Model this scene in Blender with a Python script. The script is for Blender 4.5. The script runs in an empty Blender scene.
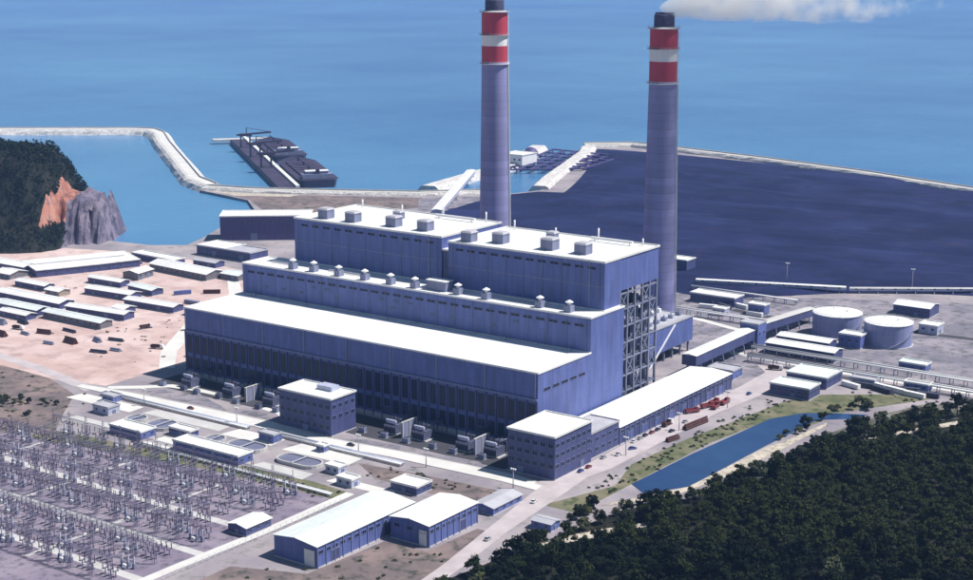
import bpy, bmesh, math, random
from mathutils import Vector, Matrix, noise
random.seed(7)
R = math.radians
scene = bpy.context.scene
C = scene.collection

# ------------------------------------------------------------------ camera
# plant axes: X runs along the turbine hall (to the right in the picture), Y away from the sea-side viewer
F_PX, PITCH, YAW = 1540.0, math.atan(340 / 1540.0), R(35.5)
cam_d = bpy.data.cameras.new('camera')
cam = bpy.data.objects.new('camera', cam_d); C.objects.link(cam)
cam.location = (396, -598, 239)
cam.rotation_euler = (math.pi / 2 - PITCH, 0, YAW)
cam_d.sensor_fit = 'HORIZONTAL'; cam_d.sensor_width = 36.0
cam_d.lens = 36.0 * F_PX / 973.0
cam_d.clip_start = 1.0; cam_d.clip_end = 90000
scene.camera = cam

# ------------------------------------------------------------------ sky, sun, exposure
SUN_AZ, SUN_EL = R(54), R(57)
world = bpy.data.worlds.new('World'); scene.world = world
world.use_nodes = True
wn = world.node_tree
sky = wn.nodes.new('ShaderNodeTexSky'); sky.sky_type = 'NISHITA'
sky.sun_disc = False; sky.sun_elevation = SUN_EL; sky.sun_rotation = SUN_AZ
sky.altitude = 0; sky.air_density = 1.6; sky.dust_density = 0.6; sky.ozone_density = 6.0
wn.links.new(sky.outputs[0], wn.nodes['Background'].inputs[0])
wn.nodes['Background'].inputs[1].default_value = 0.05
sd = bpy.data.lights.new('sun', 'SUN'); sd.energy = 4.8; sd.angle = R(0.55); sd.color = (1.0, 0.955, 0.9)
sun = bpy.data.objects.new('sun', sd); C.objects.link(sun)
to_sun = Vector((math.sin(SUN_AZ) * math.cos(SUN_EL), math.cos(SUN_AZ) * math.cos(SUN_EL), math.sin(SUN_EL)))
sun.rotation_euler = to_sun.to_track_quat('Z', 'Y').to_euler()
sun.location = (0, 300, 600)
scene.view_settings.view_transform = 'Standard'; scene.view_settings.look = 'None'
scene.view_settings.exposure = 0.3; scene.view_settings.gamma = 1.0
scene.view_settings.use_curve_mapping = False
scene.render.engine = 'CYCLES'
scene.cycles.max_bounces = 8; scene.cycles.diffuse_bounces = 3; scene.cycles.volume_bounces = 3
scene.cycles.transparent_max_bounces = 8
scene.cycles.use_denoising = True

# ------------------------------------------------------------------ materials
MATS = {}
def mat(name, col, rough=0.75, var=0.0, scale=0.2, col2=None, bump=0.0, bscale=2.0, spec=0.3, metallic=0.0,
        streak=False, thresh=None, detail=5.0):
    """procedural paint/concrete/soil: base colour broken up by noise in object space, optional fine relief"""
    m = bpy.data.materials.new(name); m.use_nodes = True
    nt = m.node_tree; b = nt.nodes['Principled BSDF']
    b.inputs['Roughness'].default_value = rough; b.inputs['Metallic'].default_value = metallic
    b.inputs['Specular IOR Level'].default_value = spec
    b.inputs['Base Color'].default_value = (*col, 1)
    tc = nt.nodes.new('ShaderNodeTexCoord')
    if var or col2:
        mp = nt.nodes.new('ShaderNodeMapping'); nt.links.new(tc.outputs['Object'], mp.inputs[0])
        mp.inputs['Scale'].default_value = (scale, scale, scale * (0.12 if streak else 1))
        n = nt.nodes.new('ShaderNodeTexNoise'); n.inputs['Scale'].default_value = 1.0
        n.inputs['Detail'].default_value = detail; n.inputs['Roughness'].default_value = 0.62
        nt.links.new(mp.outputs[0], n.inputs['Vector'])
        r = nt.nodes.new('ShaderNodeValToRGB')
        lo, hi = thresh or (0.3, 0.7)
        r.color_ramp.elements[0].position = lo; r.color_ramp.elements[1].position = hi
        c2 = col2 or tuple(c * (1 + var) for c in col)
        c1 = col if col2 else tuple(c * (1 - var) for c in col)
        r.color_ramp.elements[0].color = (*c1, 1); r.color_ramp.elements[1].color = (*[min(1, c) for c in c2], 1)
        nt.links.new(n.outputs[0], r.inputs[0]); nt.links.new(r.outputs[0], b.inputs['Base Color'])
    if bump:
        n2 = nt.nodes.new('ShaderNodeTexNoise'); n2.inputs['Scale'].default_value = bscale; n2.inputs['Detail'].default_value = 4
        nt.links.new(tc.outputs['Object'], n2.inputs['Vector'])
        bp = nt.nodes.new('ShaderNodeBump'); bp.inputs['Strength'].default_value = 0.6; bp.inputs['Distance'].default_value = bump
        nt.links.new(n2.outputs[0], bp.inputs['Height']); nt.links.new(bp.outputs[0], b.inputs['Normal'])
    MATS[name] = m
    return m

def three_tone(name, c1, c2, c3, s1, s2, lo=0.42, hi=0.6, lo2=0.5, hi2=0.62, bump=0.0, bscale=0.5, rough=0.9):
    """soil with two scales of patches"""
    m = mat(name, c1, rough, col2=c2, scale=s1, thresh=(lo, hi), bump=bump, bscale=bscale, spec=0.15)
    nt = m.node_tree; b = nt.nodes['Principled BSDF']
    src = b.inputs['Base Color'].links[0].from_socket
    tc = [n for n in nt.nodes if n.type == 'TEX_COORD'][0]
    n = nt.nodes.new('ShaderNodeTexNoise'); n.inputs['Scale'].default_value = s2; n.inputs['Detail'].default_value = 6
    n.inputs['Roughness'].default_value = 0.7
    nt.links.new(tc.outputs['Object'], n.inputs['Vector'])
    r = nt.nodes.new('ShaderNodeValToRGB'); r.color_ramp.elements[0].position = lo2; r.color_ramp.elements[1].position = hi2
    nt.links.new(n.outputs[0], r.inputs[0])
    mx = nt.nodes.new('ShaderNodeMix'); mx.data_type = 'RGBA'
    nt.links.new(r.outputs[0], mx.inputs[0]); nt.links.new(src, mx.inputs[6]); mx.inputs[7].default_value = (*c3, 1)
    nt.links.new(mx.outputs[2], b.inputs['Base Color'])
    return m

def cladding(name, col, rib=0.9, var=0.12, rough=0.5, panel=6.0):
    """profiled metal sheet: real vertical rib relief by bump, weather streaks, faint sheet-to-sheet tone"""
    m = mat(name, col, rough, var=var, scale=0.35, streak=True, spec=0.35)
    nt = m.node_tree; b = nt.nodes['Principled BSDF']
    tc = [n for n in nt.nodes if n.type == 'TEX_COORD'][0]
    src = b.inputs['Base Color'].links[0].from_socket
    br = nt.nodes.new('ShaderNodeTexBrick'); br.inputs['Scale'].default_value = 1.0
    br.inputs['Brick Width'].default_value = panel * 0.5; br.inputs['Row Height'].default_value = panel
    br.inputs['Mortar Size'].default_value = 0.06; br.offset = 0.0
    br.inputs['Color1'].default_value = (1, 1, 1, 1); br.inputs['Color2'].default_value = (0.86, 0.87, 0.9, 1)
    br.inputs['Mortar'].default_value = (0.7, 0.7, 0.72, 1)
    sx = nt.nodes.new('ShaderNodeSeparateXYZ'); nt.links.new(tc.outputs['Object'], sx.inputs[0])
    ad = nt.nodes.new('ShaderNodeMath'); nt.links.new(sx.outputs[0], ad.inputs[0]); nt.links.new(sx.outputs[1], ad.inputs[1])
    cb = nt.nodes.new('ShaderNodeCombineXYZ'); nt.links.new(ad.outputs[0], cb.inputs[0]); nt.links.new(sx.outputs[2], cb.inputs[1])
    nt.links.new(cb.outputs[0], br.inputs['Vector'])
    mx = nt.nodes.new('ShaderNodeMix'); mx.data_type = 'RGBA'; mx.blend_type = 'MULTIPLY'; mx.inputs[0].default_value = 1.0
    nt.links.new(src, mx.inputs[6]); nt.links.new(br.outputs[0], mx.inputs[7]); nt.links.new(mx.outputs[2], b.inputs['Base Color'])
    smp = nt.nodes.new('ShaderNodeMapping'); smp.inputs['Scale'].default_value = (0.9, 0.9, 0.035); nt.links.new(tc.outputs['Object'], smp.inputs[0])
    sn = nt.nodes.new('ShaderNodeTexNoise'); sn.inputs['Scale'].default_value = 1.0; sn.inputs['Detail'].default_value = 6; nt.links.new(smp.outputs[0], sn.inputs['Vector'])
    sr = nt.nodes.new('ShaderNodeValToRGB'); sr.color_ramp.elements[0].position = 0.56; sr.color_ramp.elements[1].position = 0.74
    nt.links.new(sn.outputs[0], sr.inputs[0])
    sm_ = nt.nodes.new('ShaderNodeMath'); sm_.operation = 'MULTIPLY'; sm_.inputs[1].default_value = 0.55; nt.links.new(sr.outputs[0], sm_.inputs[0])
    m2 = nt.nodes.new('ShaderNodeMix'); m2.data_type = 'RGBA'; m2.inputs[7].default_value = (col[0] * 0.75 + 0.03, col[1] * 0.55 + 0.02, col[2] * 0.5, 1)
    nt.links.new(sm_.outputs[0], m2.inputs[0]); nt.links.new(mx.outputs[2], m2.inputs[6]); nt.links.new(m2.outputs[2], b.inputs['Base Color'])
    wv = nt.nodes.new('ShaderNodeMath'); wv.operation = 'SINE'
    ml = nt.nodes.new('ShaderNodeMath'); ml.operation = 'MULTIPLY'; ml.inputs[1].default_value = 2 * math.pi / rib
    nt.links.new(ad.outputs[0], ml.inputs[0]); nt.links.new(ml.outputs[0], wv.inputs[0])
    bp = nt.nodes.new('ShaderNodeBump'); bp.inputs['Strength'].default_value = 0.35; bp.inputs['Distance'].default_value = 0.06
    nt.links.new(wv.outputs[0], bp.inputs['Height']); nt.links.new(bp.outputs[0], b.inputs['Normal'])
    return m

clad = cladding('blue_cladding', (0.118, 0.158, 0.40), var=0.2)
clad2 = cladding('blue_cladding_upper', (0.112, 0.152, 0.39), panel=8, var=0.2)
clad_dk = cladding('slate_cladding', (0.075, 0.09, 0.22), var=0.2)
clad_purple = cladding('purple_cladding', (0.075, 0.06, 0.18))
clad_lt = cladding('pale_cladding', (0.45, 0.48, 0.62))
def roof_sheet(name, col, var):
    m = mat(name, col, 0.6, var=var, scale=0.05, bump=0.03, bscale=0.8, detail=8.0)
    nt = m.node_tree; b = nt.nodes['Principled BSDF']; src = b.inputs['Base Color'].links[0].from_socket
    tc = [n for n in nt.nodes if n.type == 'TEX_COORD'][0]
    br = nt.nodes.new('ShaderNodeTexBrick'); br.inputs['Scale'].default_value = 1.0; br.inputs['Brick Width'].default_value = 3.1; br.inputs['Row Height'].default_value = 12.0
    br.inputs['Mortar Size'].default_value = 0.12; br.inputs['Mortar Smooth'].default_value = 0.4
    br.inputs['Color1'].default_value = (1, 1, 1, 1); br.inputs['Color2'].default_value = (0.9, 0.9, 0.91, 1); br.inputs['Mortar'].default_value = (0.68, 0.68, 0.7, 1)
    nt.links.new(tc.outputs['Object'], br.inputs['Vector'])
    mx = nt.nodes.new('ShaderNodeMix'); mx.data_type = 'RGBA'; mx.blend_type = 'MULTIPLY'; mx.inputs[0].default_value = 1.0
    nt.links.new(src, mx.inputs[6]); nt.links.new(br.outputs[0], mx.inputs[7]); nt.links.new(mx.outputs[2], b.inputs['Base Color'])
    return m
roof_w = roof_sheet('white_roof', (0.79, 0.79, 0.77), 0.08)
roof_g = mat('grey_roof', (0.42, 0.42, 0.46), 0.8, var=0.15, scale=0.12)
roof_mint = roof_sheet('pale_green_roof', (0.71, 0.76, 0.74), 0.1)
white = mat('white_paint', (0.8, 0.8, 0.8), 0.5, var=0.05, scale=0.3)
trim = mat('grey_trim', (0.17, 0.2, 0.36), 0.5, var=0.1, scale=0.3)
glass = mat('window_glass', (0.012, 0.018, 0.05), 0.3, spec=0.25)
steel = mat('steel_frame', (0.20, 0.22, 0.32), 0.55, var=0.2, scale=0.4)
steel_lt = mat('galvanised_steel', (0.42, 0.44, 0.50), 0.45, var=0.15, scale=0.5, metallic=0.2)
gear = mat('shade_dark_transformer_paint', (0.10, 0.11, 0.18), 0.5, var=0.2, scale=0.4)  # equipment paint darkened: deep shade at the hall's foot is put into its colour
yard_steel = mat('weathered_lattice_steel', (0.17, 0.155, 0.25), 0.6, var=0.2, scale=0.5)
dark = mat('dark_plant', (0.05, 0.055, 0.09), 0.7, var=0.3, scale=0.2)
duct = mat('duct_metal', (0.22, 0.24, 0.36), 0.5, var=0.2, scale=0.2, streak=True)
conc = mat('concrete', (0.50, 0.49, 0.48), 0.85, var=0.12, scale=0.12, bump=0.02, bscale=1.0)
stackc = mat('stack_concrete', (0.25, 0.25, 0.45), 0.85, var=0.14, scale=0.12, streak=True)
def lift_lines(m, pitch, dark_):
    nt = m.node_tree; b = nt.nodes['Principled BSDF']; src = b.inputs['Base Color'].links[0].from_socket
    tc = [n for n in nt.nodes if n.type == 'TEX_COORD'][0]
    sx = nt.nodes.new('ShaderNodeSeparateXYZ'); nt.links.new(tc.outputs['Object'], sx.inputs[0])
    dv = nt.nodes.new('ShaderNodeMath'); dv.operation = 'DIVIDE'; dv.inputs[1].default_value = pitch; nt.links.new(sx.outputs[2], dv.inputs[0])
    fr = nt.nodes.new('ShaderNodeMath'); fr.operation = 'FRACT'; nt.links.new(dv.outputs[0], fr.inputs[0])
    fl = nt.nodes.new('ShaderNodeMath'); fl.operation = 'FLOOR'; nt.links.new(dv.outputs[0], fl.inputs[0])
    wn_ = nt.nodes.new('ShaderNodeTexWhiteNoise'); wn_.noise_dimensions = '1D'; nt.links.new(fl.outputs[0], wn_.inputs['W'])
    lt = nt.nodes.new('ShaderNodeMath'); lt.operation = 'LESS_THAN'; lt.inputs[1].default_value = 0.12; nt.links.new(fr.outputs[0], lt.inputs[0])
    mr_ = nt.nodes.new('ShaderNodeMapRange'); mr_.inputs['To Min'].default_value = 0.9; mr_.inputs['To Max'].default_value = 1.1; nt.links.new(wn_.outputs['Value'], mr_.inputs[0])
    ml = nt.nodes.new('ShaderNodeMath'); ml.operation = 'MULTIPLY'; ml.inputs[1].default_value = -dark_; nt.links.new(lt.outputs[0], ml.inputs[0])
    ad = nt.nodes.new('ShaderNodeMath'); nt.links.new(ml.outputs[0], ad.inputs[0]); nt.links.new(mr_.outputs[0], ad.inputs[1])
    mx = nt.nodes.new('ShaderNodeMix'); mx.data_type = 'RGBA'; mx.blend_type = 'MULTIPLY'; mx.inputs[0].default_value = 1.0
    nt.links.new(src, mx.inputs[6]); nt.links.new(ad.outputs[0], mx.inputs[7]); nt.links.new(mx.outputs[2], b.inputs['Base Color'])
lift_lines(stackc, 5.0, 0.12)
red = mat('red_paint', (0.46, 0.05, 0.08), 0.6, var=0.12, scale=0.3, streak=True)
white_band = mat('white_band_paint', (0.75, 0.75, 0.75), 0.6, var=0.08, scale=0.3, streak=True)
soot = mat('sooty_flue', (0.06, 0.06, 0.12), 0.8, var=0.3, scale=0.4)
road_m = mat('pale_concrete_road', (0.62, 0.61, 0.58), 0.9, var=0.1, scale=0.06, bump=0.02)
asphalt = mat('shade_dark_asphalt', (0.055, 0.055, 0.065), 0.9, var=0.2, scale=0.08)  # asphalt taken near black, with the hall's shadow put into its colour
pink_road = mat('dusty_road', (0.45, 0.40, 0.41), 0.95, var=0.15, scale=0.09, bump=0.03)
ground_m = three_tone('site_ground', (0.25, 0.225, 0.255), (0.37, 0.33, 0.34), (0.14, 0.14, 0.14), 0.025, 0.1, lo2=0.52, hi2=0.7)
dirt_m = three_tone('pink_dirt', (0.50, 0.36, 0.33), (0.62, 0.49, 0.46), (0.36, 0.26, 0.25), 0.018, 0.06, lo2=0.5, hi2=0.68, bump=0.15, bscale=0.25)
grass_m = three_tone('rough_grass', (0.12, 0.13, 0.07), (0.20, 0.18, 0.12), (0.06, 0.085, 0.04), 0.05, 0.15, bump=0.2, bscale=0.6)
scrub_m = three_tone('dry_scrub', (0.16, 0.13, 0.13), (0.25, 0.19, 0.18), (0.07, 0.07, 0.065), 0.04, 0.12, bump=0.2, bscale=0.5)
gravel_m = three_tone('switchyard_gravel', (0.21, 0.18, 0.24), (0.28, 0.24, 0.29), (0.14, 0.12, 0.16), 0.03, 0.2, bump=0.06, bscale=1.5)
lawn_m = three_tone('lilac_gravel', (0.19, 0.18, 0.22), (0.30, 0.27, 0.30), (0.12, 0.12, 0.13), 0.04, 0.13)
fringe_m = three_tone('scrubby_fringe', (0.10, 0.095, 0.08), (0.22, 0.20, 0.18), (0.05, 0.065, 0.04), 0.06, 0.16, bump=0.3, bscale=0.5)
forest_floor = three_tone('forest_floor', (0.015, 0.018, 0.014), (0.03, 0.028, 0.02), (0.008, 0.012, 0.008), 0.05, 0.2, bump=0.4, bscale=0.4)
sand_m = three_tone('sandy_track', (0.45, 0.40, 0.34), (0.55, 0.49, 0.41), (0.25, 0.23, 0.18), 0.1, 0.3)
coal_m = three_tone('coal', (0.012, 0.017, 0.062), (0.022, 0.029, 0.095), (0.036, 0.032, 0.078), 0.012, 0.05, lo2=0.56, hi2=0.72, bump=0.5, bscale=0.3, rough=0.8)
rubble = three_tone('pale_rock_armour', (0.55, 0.53, 0.50), (0.72, 0.70, 0.66), (0.35, 0.33, 0.36), 0.15, 0.5, bump=0.8, bscale=0.5)
rock_gray = three_tone('lilac_rock', (0.12, 0.11, 0.16), (0.24, 0.20, 0.26), (0.08, 0.075, 0.11), 0.05, 0.14, bump=1.5, bscale=0.12)
rock_red = three_tone('orange_cliff_rock', (0.34, 0.14, 0.10), (0.46, 0.23, 0.17), (0.22, 0.13, 0.13), 0.06, 0.16, bump=1.2, bscale=0.15)
rubble_dk = mat('mixed_debris', (0.16, 0.12, 0.12), 0.9, col2=(0.34, 0.27, 0.25), scale=0.15, thresh=(0.42, 0.6), spec=0.1)
tarp_red = mat('red_enamel', (0.26, 0.06, 0.07), 0.5, var=0.15, scale=0.4)
rust = mat('rusty_steel', (0.08, 0.035, 0.035), 0.85, var=0.35, scale=0.5)
rubber = mat('tyre_rubber', (0.02, 0.02, 0.02), 0.9)
porcelain = mat('brown_porcelain', (0.11, 0.085, 0.12), 0.3)
bark = mat('bark', (0.09, 0.07, 0.05), 0.95, var=0.3, scale=1.5)
hull_m = mat('dark_hull', (0.035, 0.03, 0.06), 0.5, var=0.3, scale=0.05)
deck_m = mat('ship_deck', (0.05, 0.04, 0.075), 0.7, var=0.3, scale=0.1)
car_cols = [mat('car_paint_' + n, c, 0.3, spec=0.5) for n, c in
            (('white', (0.75, 0.75, 0.75)), ('silver', (0.4, 0.41, 0.43)), ('dark', (0.04, 0.04, 0.06)), ('red', (0.24, 0.05, 0.055)), ('blue', (0.06, 0.1, 0.3)))]

def leaf_mat(name, a, b_):
    m = mat(name, a, 0.8, col2=b_, scale=0.5, thresh=(0.35, 0.65), spec=0.08)
    nt = m.node_tree; bs = nt.nodes['Principled BSDF']; src = bs.inputs['Base Color'].links[0].from_socket
    oi = nt.nodes.new('ShaderNodeObjectInfo'); rp = nt.nodes.new('ShaderNodeValToRGB'); e = rp.color_ramp.elements
    e[0].color = (0.3, 0.36, 0.4, 1); e[1].color = (1.7, 1.6, 1.1, 1); e[1].position = 1.0
    for p_, c_ in ((0.55, (0.6, 0.7, 0.68, 1)), (0.85, (1.1, 1.15, 0.9, 1))): q_ = e.new(p_); q_.color = c_
    nt.links.new(oi.outputs['Random'], rp.inputs[0])
    mx = nt.nodes.new('ShaderNodeMix'); mx.data_type = 'RGBA'; mx.blend_type = 'MULTIPLY'; mx.inputs[0].default_value = 1.0
    nt.links.new(src, mx.inputs[6]); nt.links.new(rp.outputs[0], mx.inputs[7]); nt.links.new(mx.outputs[2], bs.inputs['Base Color'])
    return m
leaves = [leaf_mat('dark_leaves', (0.006, 0.012, 0.008), (0.018, 0.03, 0.015)),
          leaf_mat('olive_leaves', (0.008, 0.014, 0.006), (0.024, 0.032, 0.012)),
          leaf_mat('grey_green_leaves', (0.035, 0.045, 0.028), (0.10, 0.105, 0.065))]

def water_mat(name, deep, shallow, scale, rough=0.2, bump=0.3, bscale=0.06):
    m = mat(name, deep, rough, col2=shallow, scale=scale, thresh=(0.35, 0.7), spec=0.5)
    nt = m.node_tree; b = nt.nodes['Principled BSDF']
    b.inputs['IOR'].default_value = 1.33
    tc = [n for n in nt.nodes if n.type == 'TEX_COORD'][0]
    n1 = nt.nodes.new('ShaderNodeTexNoise'); n1.inputs['Scale'].default_value = bscale; n1.inputs['Detail'].default_value = 8
    n1.inputs['Roughness'].default_value = 0.65
    nt.links.new(tc.outputs['Object'], n1.inputs['Vector'])
    bp = nt.nodes.new('ShaderNodeBump'); bp.inputs['Strength'].default_value = 0.5; bp.inputs['Distance'].default_value = bump
    nt.links.new(n1.outputs[0], bp.inputs['Height']); nt.links.new(bp.outputs[0], b.inputs['Normal'])
    return m
sea_m = water_mat('sea_water', (0.035, 0.145, 0.35), (0.095, 0.275, 0.47), 0.0011, bump=1.2, bscale=0.05)
canal_m = water_mat('canal_water', (0.018, 0.05, 0.14), (0.026, 0.07, 0.17), 0.03, bump=0.05, bscale=0.5)
pool_m = water_mat('basin_water', (0.15, 0.16, 0.24), (0.20, 0.20, 0.28), 0.1, bump=0.02, bscale=1.0)

# ------------------------------------------------------------------ mesh helpers
class MB:
    def __init__(s): s.v = []; s.f = []
    def add(s, vs, fs):
        o = len(s.v); s.v += [tuple(p) for p in vs]; s.f += [[i + o for i in f] for f in fs]; return s
    def box(s, x0, x1, y0, y1, z0, z1):
        return s.add([(x0, y0, z0), (x1, y0, z0), (x1, y1, z0), (x0, y1, z0), (x0, y0, z1), (x1, y0, z1), (x1, y1, z1), (x0, y1, z1)],
                     [(0, 3, 2, 1), (4, 5, 6, 7), (0, 1, 5, 4), (1, 2, 6, 5), (2, 3, 7, 6), (3, 0, 4, 7)])
    def prism(s, poly, z0, z1, inset=0.0):
        n = len(poly)
        cx = sum(p[0] for p in poly) / n; cy = sum(p[1] for p in poly) / n
        top = [(p[0] + (cx - p[0]) * inset, p[1] + (cy - p[1]) * inset) for p in poly]
        return s.add([(x, y, z0) for x, y in poly] + [(x, y, z1) for x, y in top],
                     [tuple(range(n))[::-1], tuple(range(n, 2 * n))] + [(i, (i + 1) % n, n + (i + 1) % n, n + i) for i in range(n)])
    def beam(s, p, q, w, h=None):
        h = h or w; p = Vector(p); q = Vector(q); d = (q - p).normalized()
        a = d.cross(Vector((0, 0, 1)))
        if a.length < 1e-3: a = Vector((1, 0, 0))
        a.normalize(); b = a.cross(d).normalized(); a *= w / 2; b *= h / 2
        vs = [p - a - b, p + a - b, p + a + b, p - a + b, q - a - b, q + a - b, q + a + b, q - a + b]
        return s.add(vs, [(0, 1, 2, 3), (4, 7, 6, 5), (0, 4, 5, 1), (1, 5, 6, 2), (2, 6, 7, 3), (3, 7, 4, 0)])
    def cyl(s, p, q, r0, r1=None, n=12, caps=True):
        r1 = r0 if r1 is None else r1; p = Vector(p); q = Vector(q); d = (q - p).normalized()
        a = d.orthogonal().normalized(); b = d.cross(a)
        vs = []
        for c, r in ((p, r0), (q, r1)):
            for i in range(n):
                t = 2 * math.pi * i / n; vs.append(c + a * (r * math.cos(t)) + b * (r * math.sin(t)))
        fs = [(i, (i + 1) % n, n + (i + 1) % n, n + i) for i in range(n)]
        if caps: fs += [tuple(range(n))[::-1], tuple(range(n, 2 * n))]
        return s.add(vs, fs)
    def lathe(s, prof, n=32, c=(0, 0)):
        vs = []
        for r, z in prof:
            for i in range(n):
                t = 2 * math.pi * i / n; vs.append((c[0] + r * math.cos(t), c[1] + r * math.sin(t), z))
        fs = []
        for k in range(len(prof) - 1):
            for i in range(n): fs.append((k * n + i, k * n + (i + 1) % n, (k + 1) * n + (i + 1) % n, (k + 1) * n + i))
        return s.add(vs, fs)
    def mesh(s, name, m, smooth=False):
        me = bpy.data.meshes.new(name); me.from_pydata(s.v, [], s.f)
        me.materials.append(m)
        if smooth: me.polygons.foreach_set('use_smooth', [True] * len(me.polygons))
        me.update(); return me
    def build(s, name, m, parent=None, smooth=False):
        return put(name, s.mesh(name, m, smooth), parent)

def put(name, me, parent=None, loc=None, rot=None):
    o = bpy.data.objects.new(name, me); C.objects.link(o)
    if parent is not None: o.parent = parent
    if loc is not None: o.location = loc
    if rot is not None: o.rotation_euler = rot
    return o
def tag(o, label, cat, group=None):
    o['label'] = label; o['category'] = cat
    if group: o['group'] = group
    return o
def thing(name, label, cat, loc=(0, 0, 0), rz=0.0, group=None):
    o = bpy.data.objects.new(name, None); C.objects.link(o); o.empty_display_size = 2
    o.location = loc; o.rotation_euler = (0, 0, rz)
    return tag(o, label, cat, group)
def copy_tree(root, parent=None):
    c = root.copy(); C.objects.link(c)
    if parent is not None: c.parent = parent
    for ch in KIDS.get(root.name, ()): copy_tree(ch, c)
    return c
KIDS = {}
def index_kids(root):
    KIDS[root.name] = [o for o in C.objects if o.parent == root]
    for k in KIDS[root.name]: index_kids(k)
def structure(o): o['kind'] = 'structure'; return o
def stuff(o, label=None, cat=None):
    o['kind'] = 'stuff'
    if label: tag(o, label, cat)
    return o
def sheet(name, poly, z, m, skirt=0.0):
    b = MB(); n = len(poly)
    if skirt: b.prism(poly, z - skirt, z)
    else: b.add([(x, y, z) for x, y in poly], [tuple(range(n))])
    o = b.build(name, m)
    return structure(o)
def ribbon(pts, w, z):
    """polygon of a strip of width w along a polyline"""
    L, Rr = [], []
    for i, p in enumerate(pts):
        a = Vector(pts[max(0, i - 1)]); c = Vector(pts[min(len(pts) - 1, i + 1)])
        d = (c - a).normalized(); n = Vector((-d.y, d.x)) * (w[i] if isinstance(w, (list, tuple)) else w) / 2
        L.append((p[0] + n.x, p[1] + n.y)); Rr.append((p[0] - n.x, p[1] - n.y))
    return L + Rr[::-1]
def strip(name, pts, w, z, m, kerb=False):
    b = MB(); n = len(pts); poly = ribbon(pts, w, z); L = poly[:n]; Rr = poly[n:][::-1]
    for i in range(n - 1):
        b.add([(*L[i], z), (*Rr[i], z), (*Rr[i + 1], z), (*L[i + 1], z)], [(0, 1, 2, 3)])
    o = structure(b.build(name, m))
    if kerb:
        for side in (L, Rr):
            k = MB()
            for i in range(n - 1): k.beam((*side[i], z + 0.03), (*side[i + 1], z + 0.03), 0.5, 0.24)
            k.build('kerb', conc, o)
    return o
def rnd(a, b): return random.uniform(a, b)
ORD = ['first', 'second', 'third', 'fourth', 'fifth', 'sixth', 'seventh', 'eighth', 'ninth', 'tenth', 'eleventh', 'twelfth', 'thirteenth', 'fourteenth', 'fifteenth', 'sixteenth', 'seventeenth', 'eighteenth', 'nineteenth', 'twentieth']

# ------------------------------------------------------------------ sea and land
sea = MB(); S = 26000
sea.add([(-S, -S, -2.5), (S, -S, -2.5), (S, S, -2.5), (-S, S, -2.5)], [(0, 1, 2, 3)])
structure(sea.build('sea', sea_m))

LAND = [(-3000, -4000), (4000, -4000), (4000, 700), (700, 720), (180, 850), (-131, 945), (-233, 985), (-370, 1025), (-500, 1052), (-566, 1062),
        (-612, 1022), (-585, 960), (-520, 800), (-462, 700), (-475, 655), (-500, 640), (-560, 620), (-690, 520), (-751, 512), (-745, 498),
        (-660, 480), (-600, 430), (-575, 360), (-548, 310), (-536, 280), (-560, 262), (-600, 256), (-660, 240), (-900, 180), (-3000, 60)]
land = sheet('ground', LAND, 0.0, ground_m, skirt=6.0)

# dirt construction yard on the left, scrub, gravel, forest floor ...
sheet('dirt_yard', [(-262, 6), (-250, 60), (-262, 120), (-330, 200), (-420, 232), (-530, 240), (-640, 200), (-900, 120), (-900, -80), (-420, -80), (-330, -62), (-262, -44)], 0.03, dirt_m)
sheet('scrub_patch', [(-262, -66), (-300, -52), (-345, -50), (-420, -78), (-420, -190), (-262, -150), (-215, -118), (-236, -96)], 0.06, scrub_m)
sheet('grass_band', [(-236, -118), (-206, -112), (-120, -104), (-96, -98), (-60, -96), (-36, -98), (-33, -108), (-120, -113), (-222, -130)], 0.05, grass_m)
sheet('switchyard_gravel', [(-34, -107), (-236, -121), (-420, -190), (-420, -420), (-60, -420), (-34, -380)], 0.03, gravel_m)
sheet('grass_bank', [(43, -60), (56, -20), (47, 10), (50, 60), (58, 120), (62, 150), (72, 172), (104, 196), (128, 205), (96, 150), (90, 110), (70, 116), (62, 60), (61, -14), (60, -60)], 0.05, grass_m)
sheet('verge', [(-30, -60), (20, -56), (26, -62), (24, -78), (-40, -76), (-60, -64)], 0.05, scrub_m)
sheet('scrub_fringe', [(88, -10), (100, 60), (104, 110), (112, 150), (124, 186), (150, 206), (230, 224), (230, 160), (130, 60), (100, -20)], 0.08, fringe_m)
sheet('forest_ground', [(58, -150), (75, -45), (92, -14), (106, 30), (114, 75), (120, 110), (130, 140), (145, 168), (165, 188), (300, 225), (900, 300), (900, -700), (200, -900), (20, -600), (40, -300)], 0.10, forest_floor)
sheet('sandy_track_ground', [(70, -40), (84, -18), (92, 20), (96, 76), (98, 120), (96, 126), (91, 82), (88, 70), (84, -2), (74, -24), (64, -46)], 0.14, sand_m)
sheet('canal', [(61, -14), (63, 40), (69, 115), (79, 135), (92, 144), (108, 152), (104, 140), (90, 128), (87, 76), (84, -2), (72, -22)], 0.07, canal_m)
sheet('rail_apron', [(-10, 160), (10, 160), (40, 205), (130, 232), (200, 262), (260, 480), (60, 440), (-16, 402), (-118, 352), (-118, 220), (-20, 220)], 0.03, lawn_m)
sheet('apron', [(-246, -3), (-246, -27), (-140, -26), (-94, -31), (-50, -30), (2, -31), (2, 34), (0.5, 34), (0.5, -3)], 0.06, asphalt)  # asphalt yard whose dark colour paints the shadow in front of the hall
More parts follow.
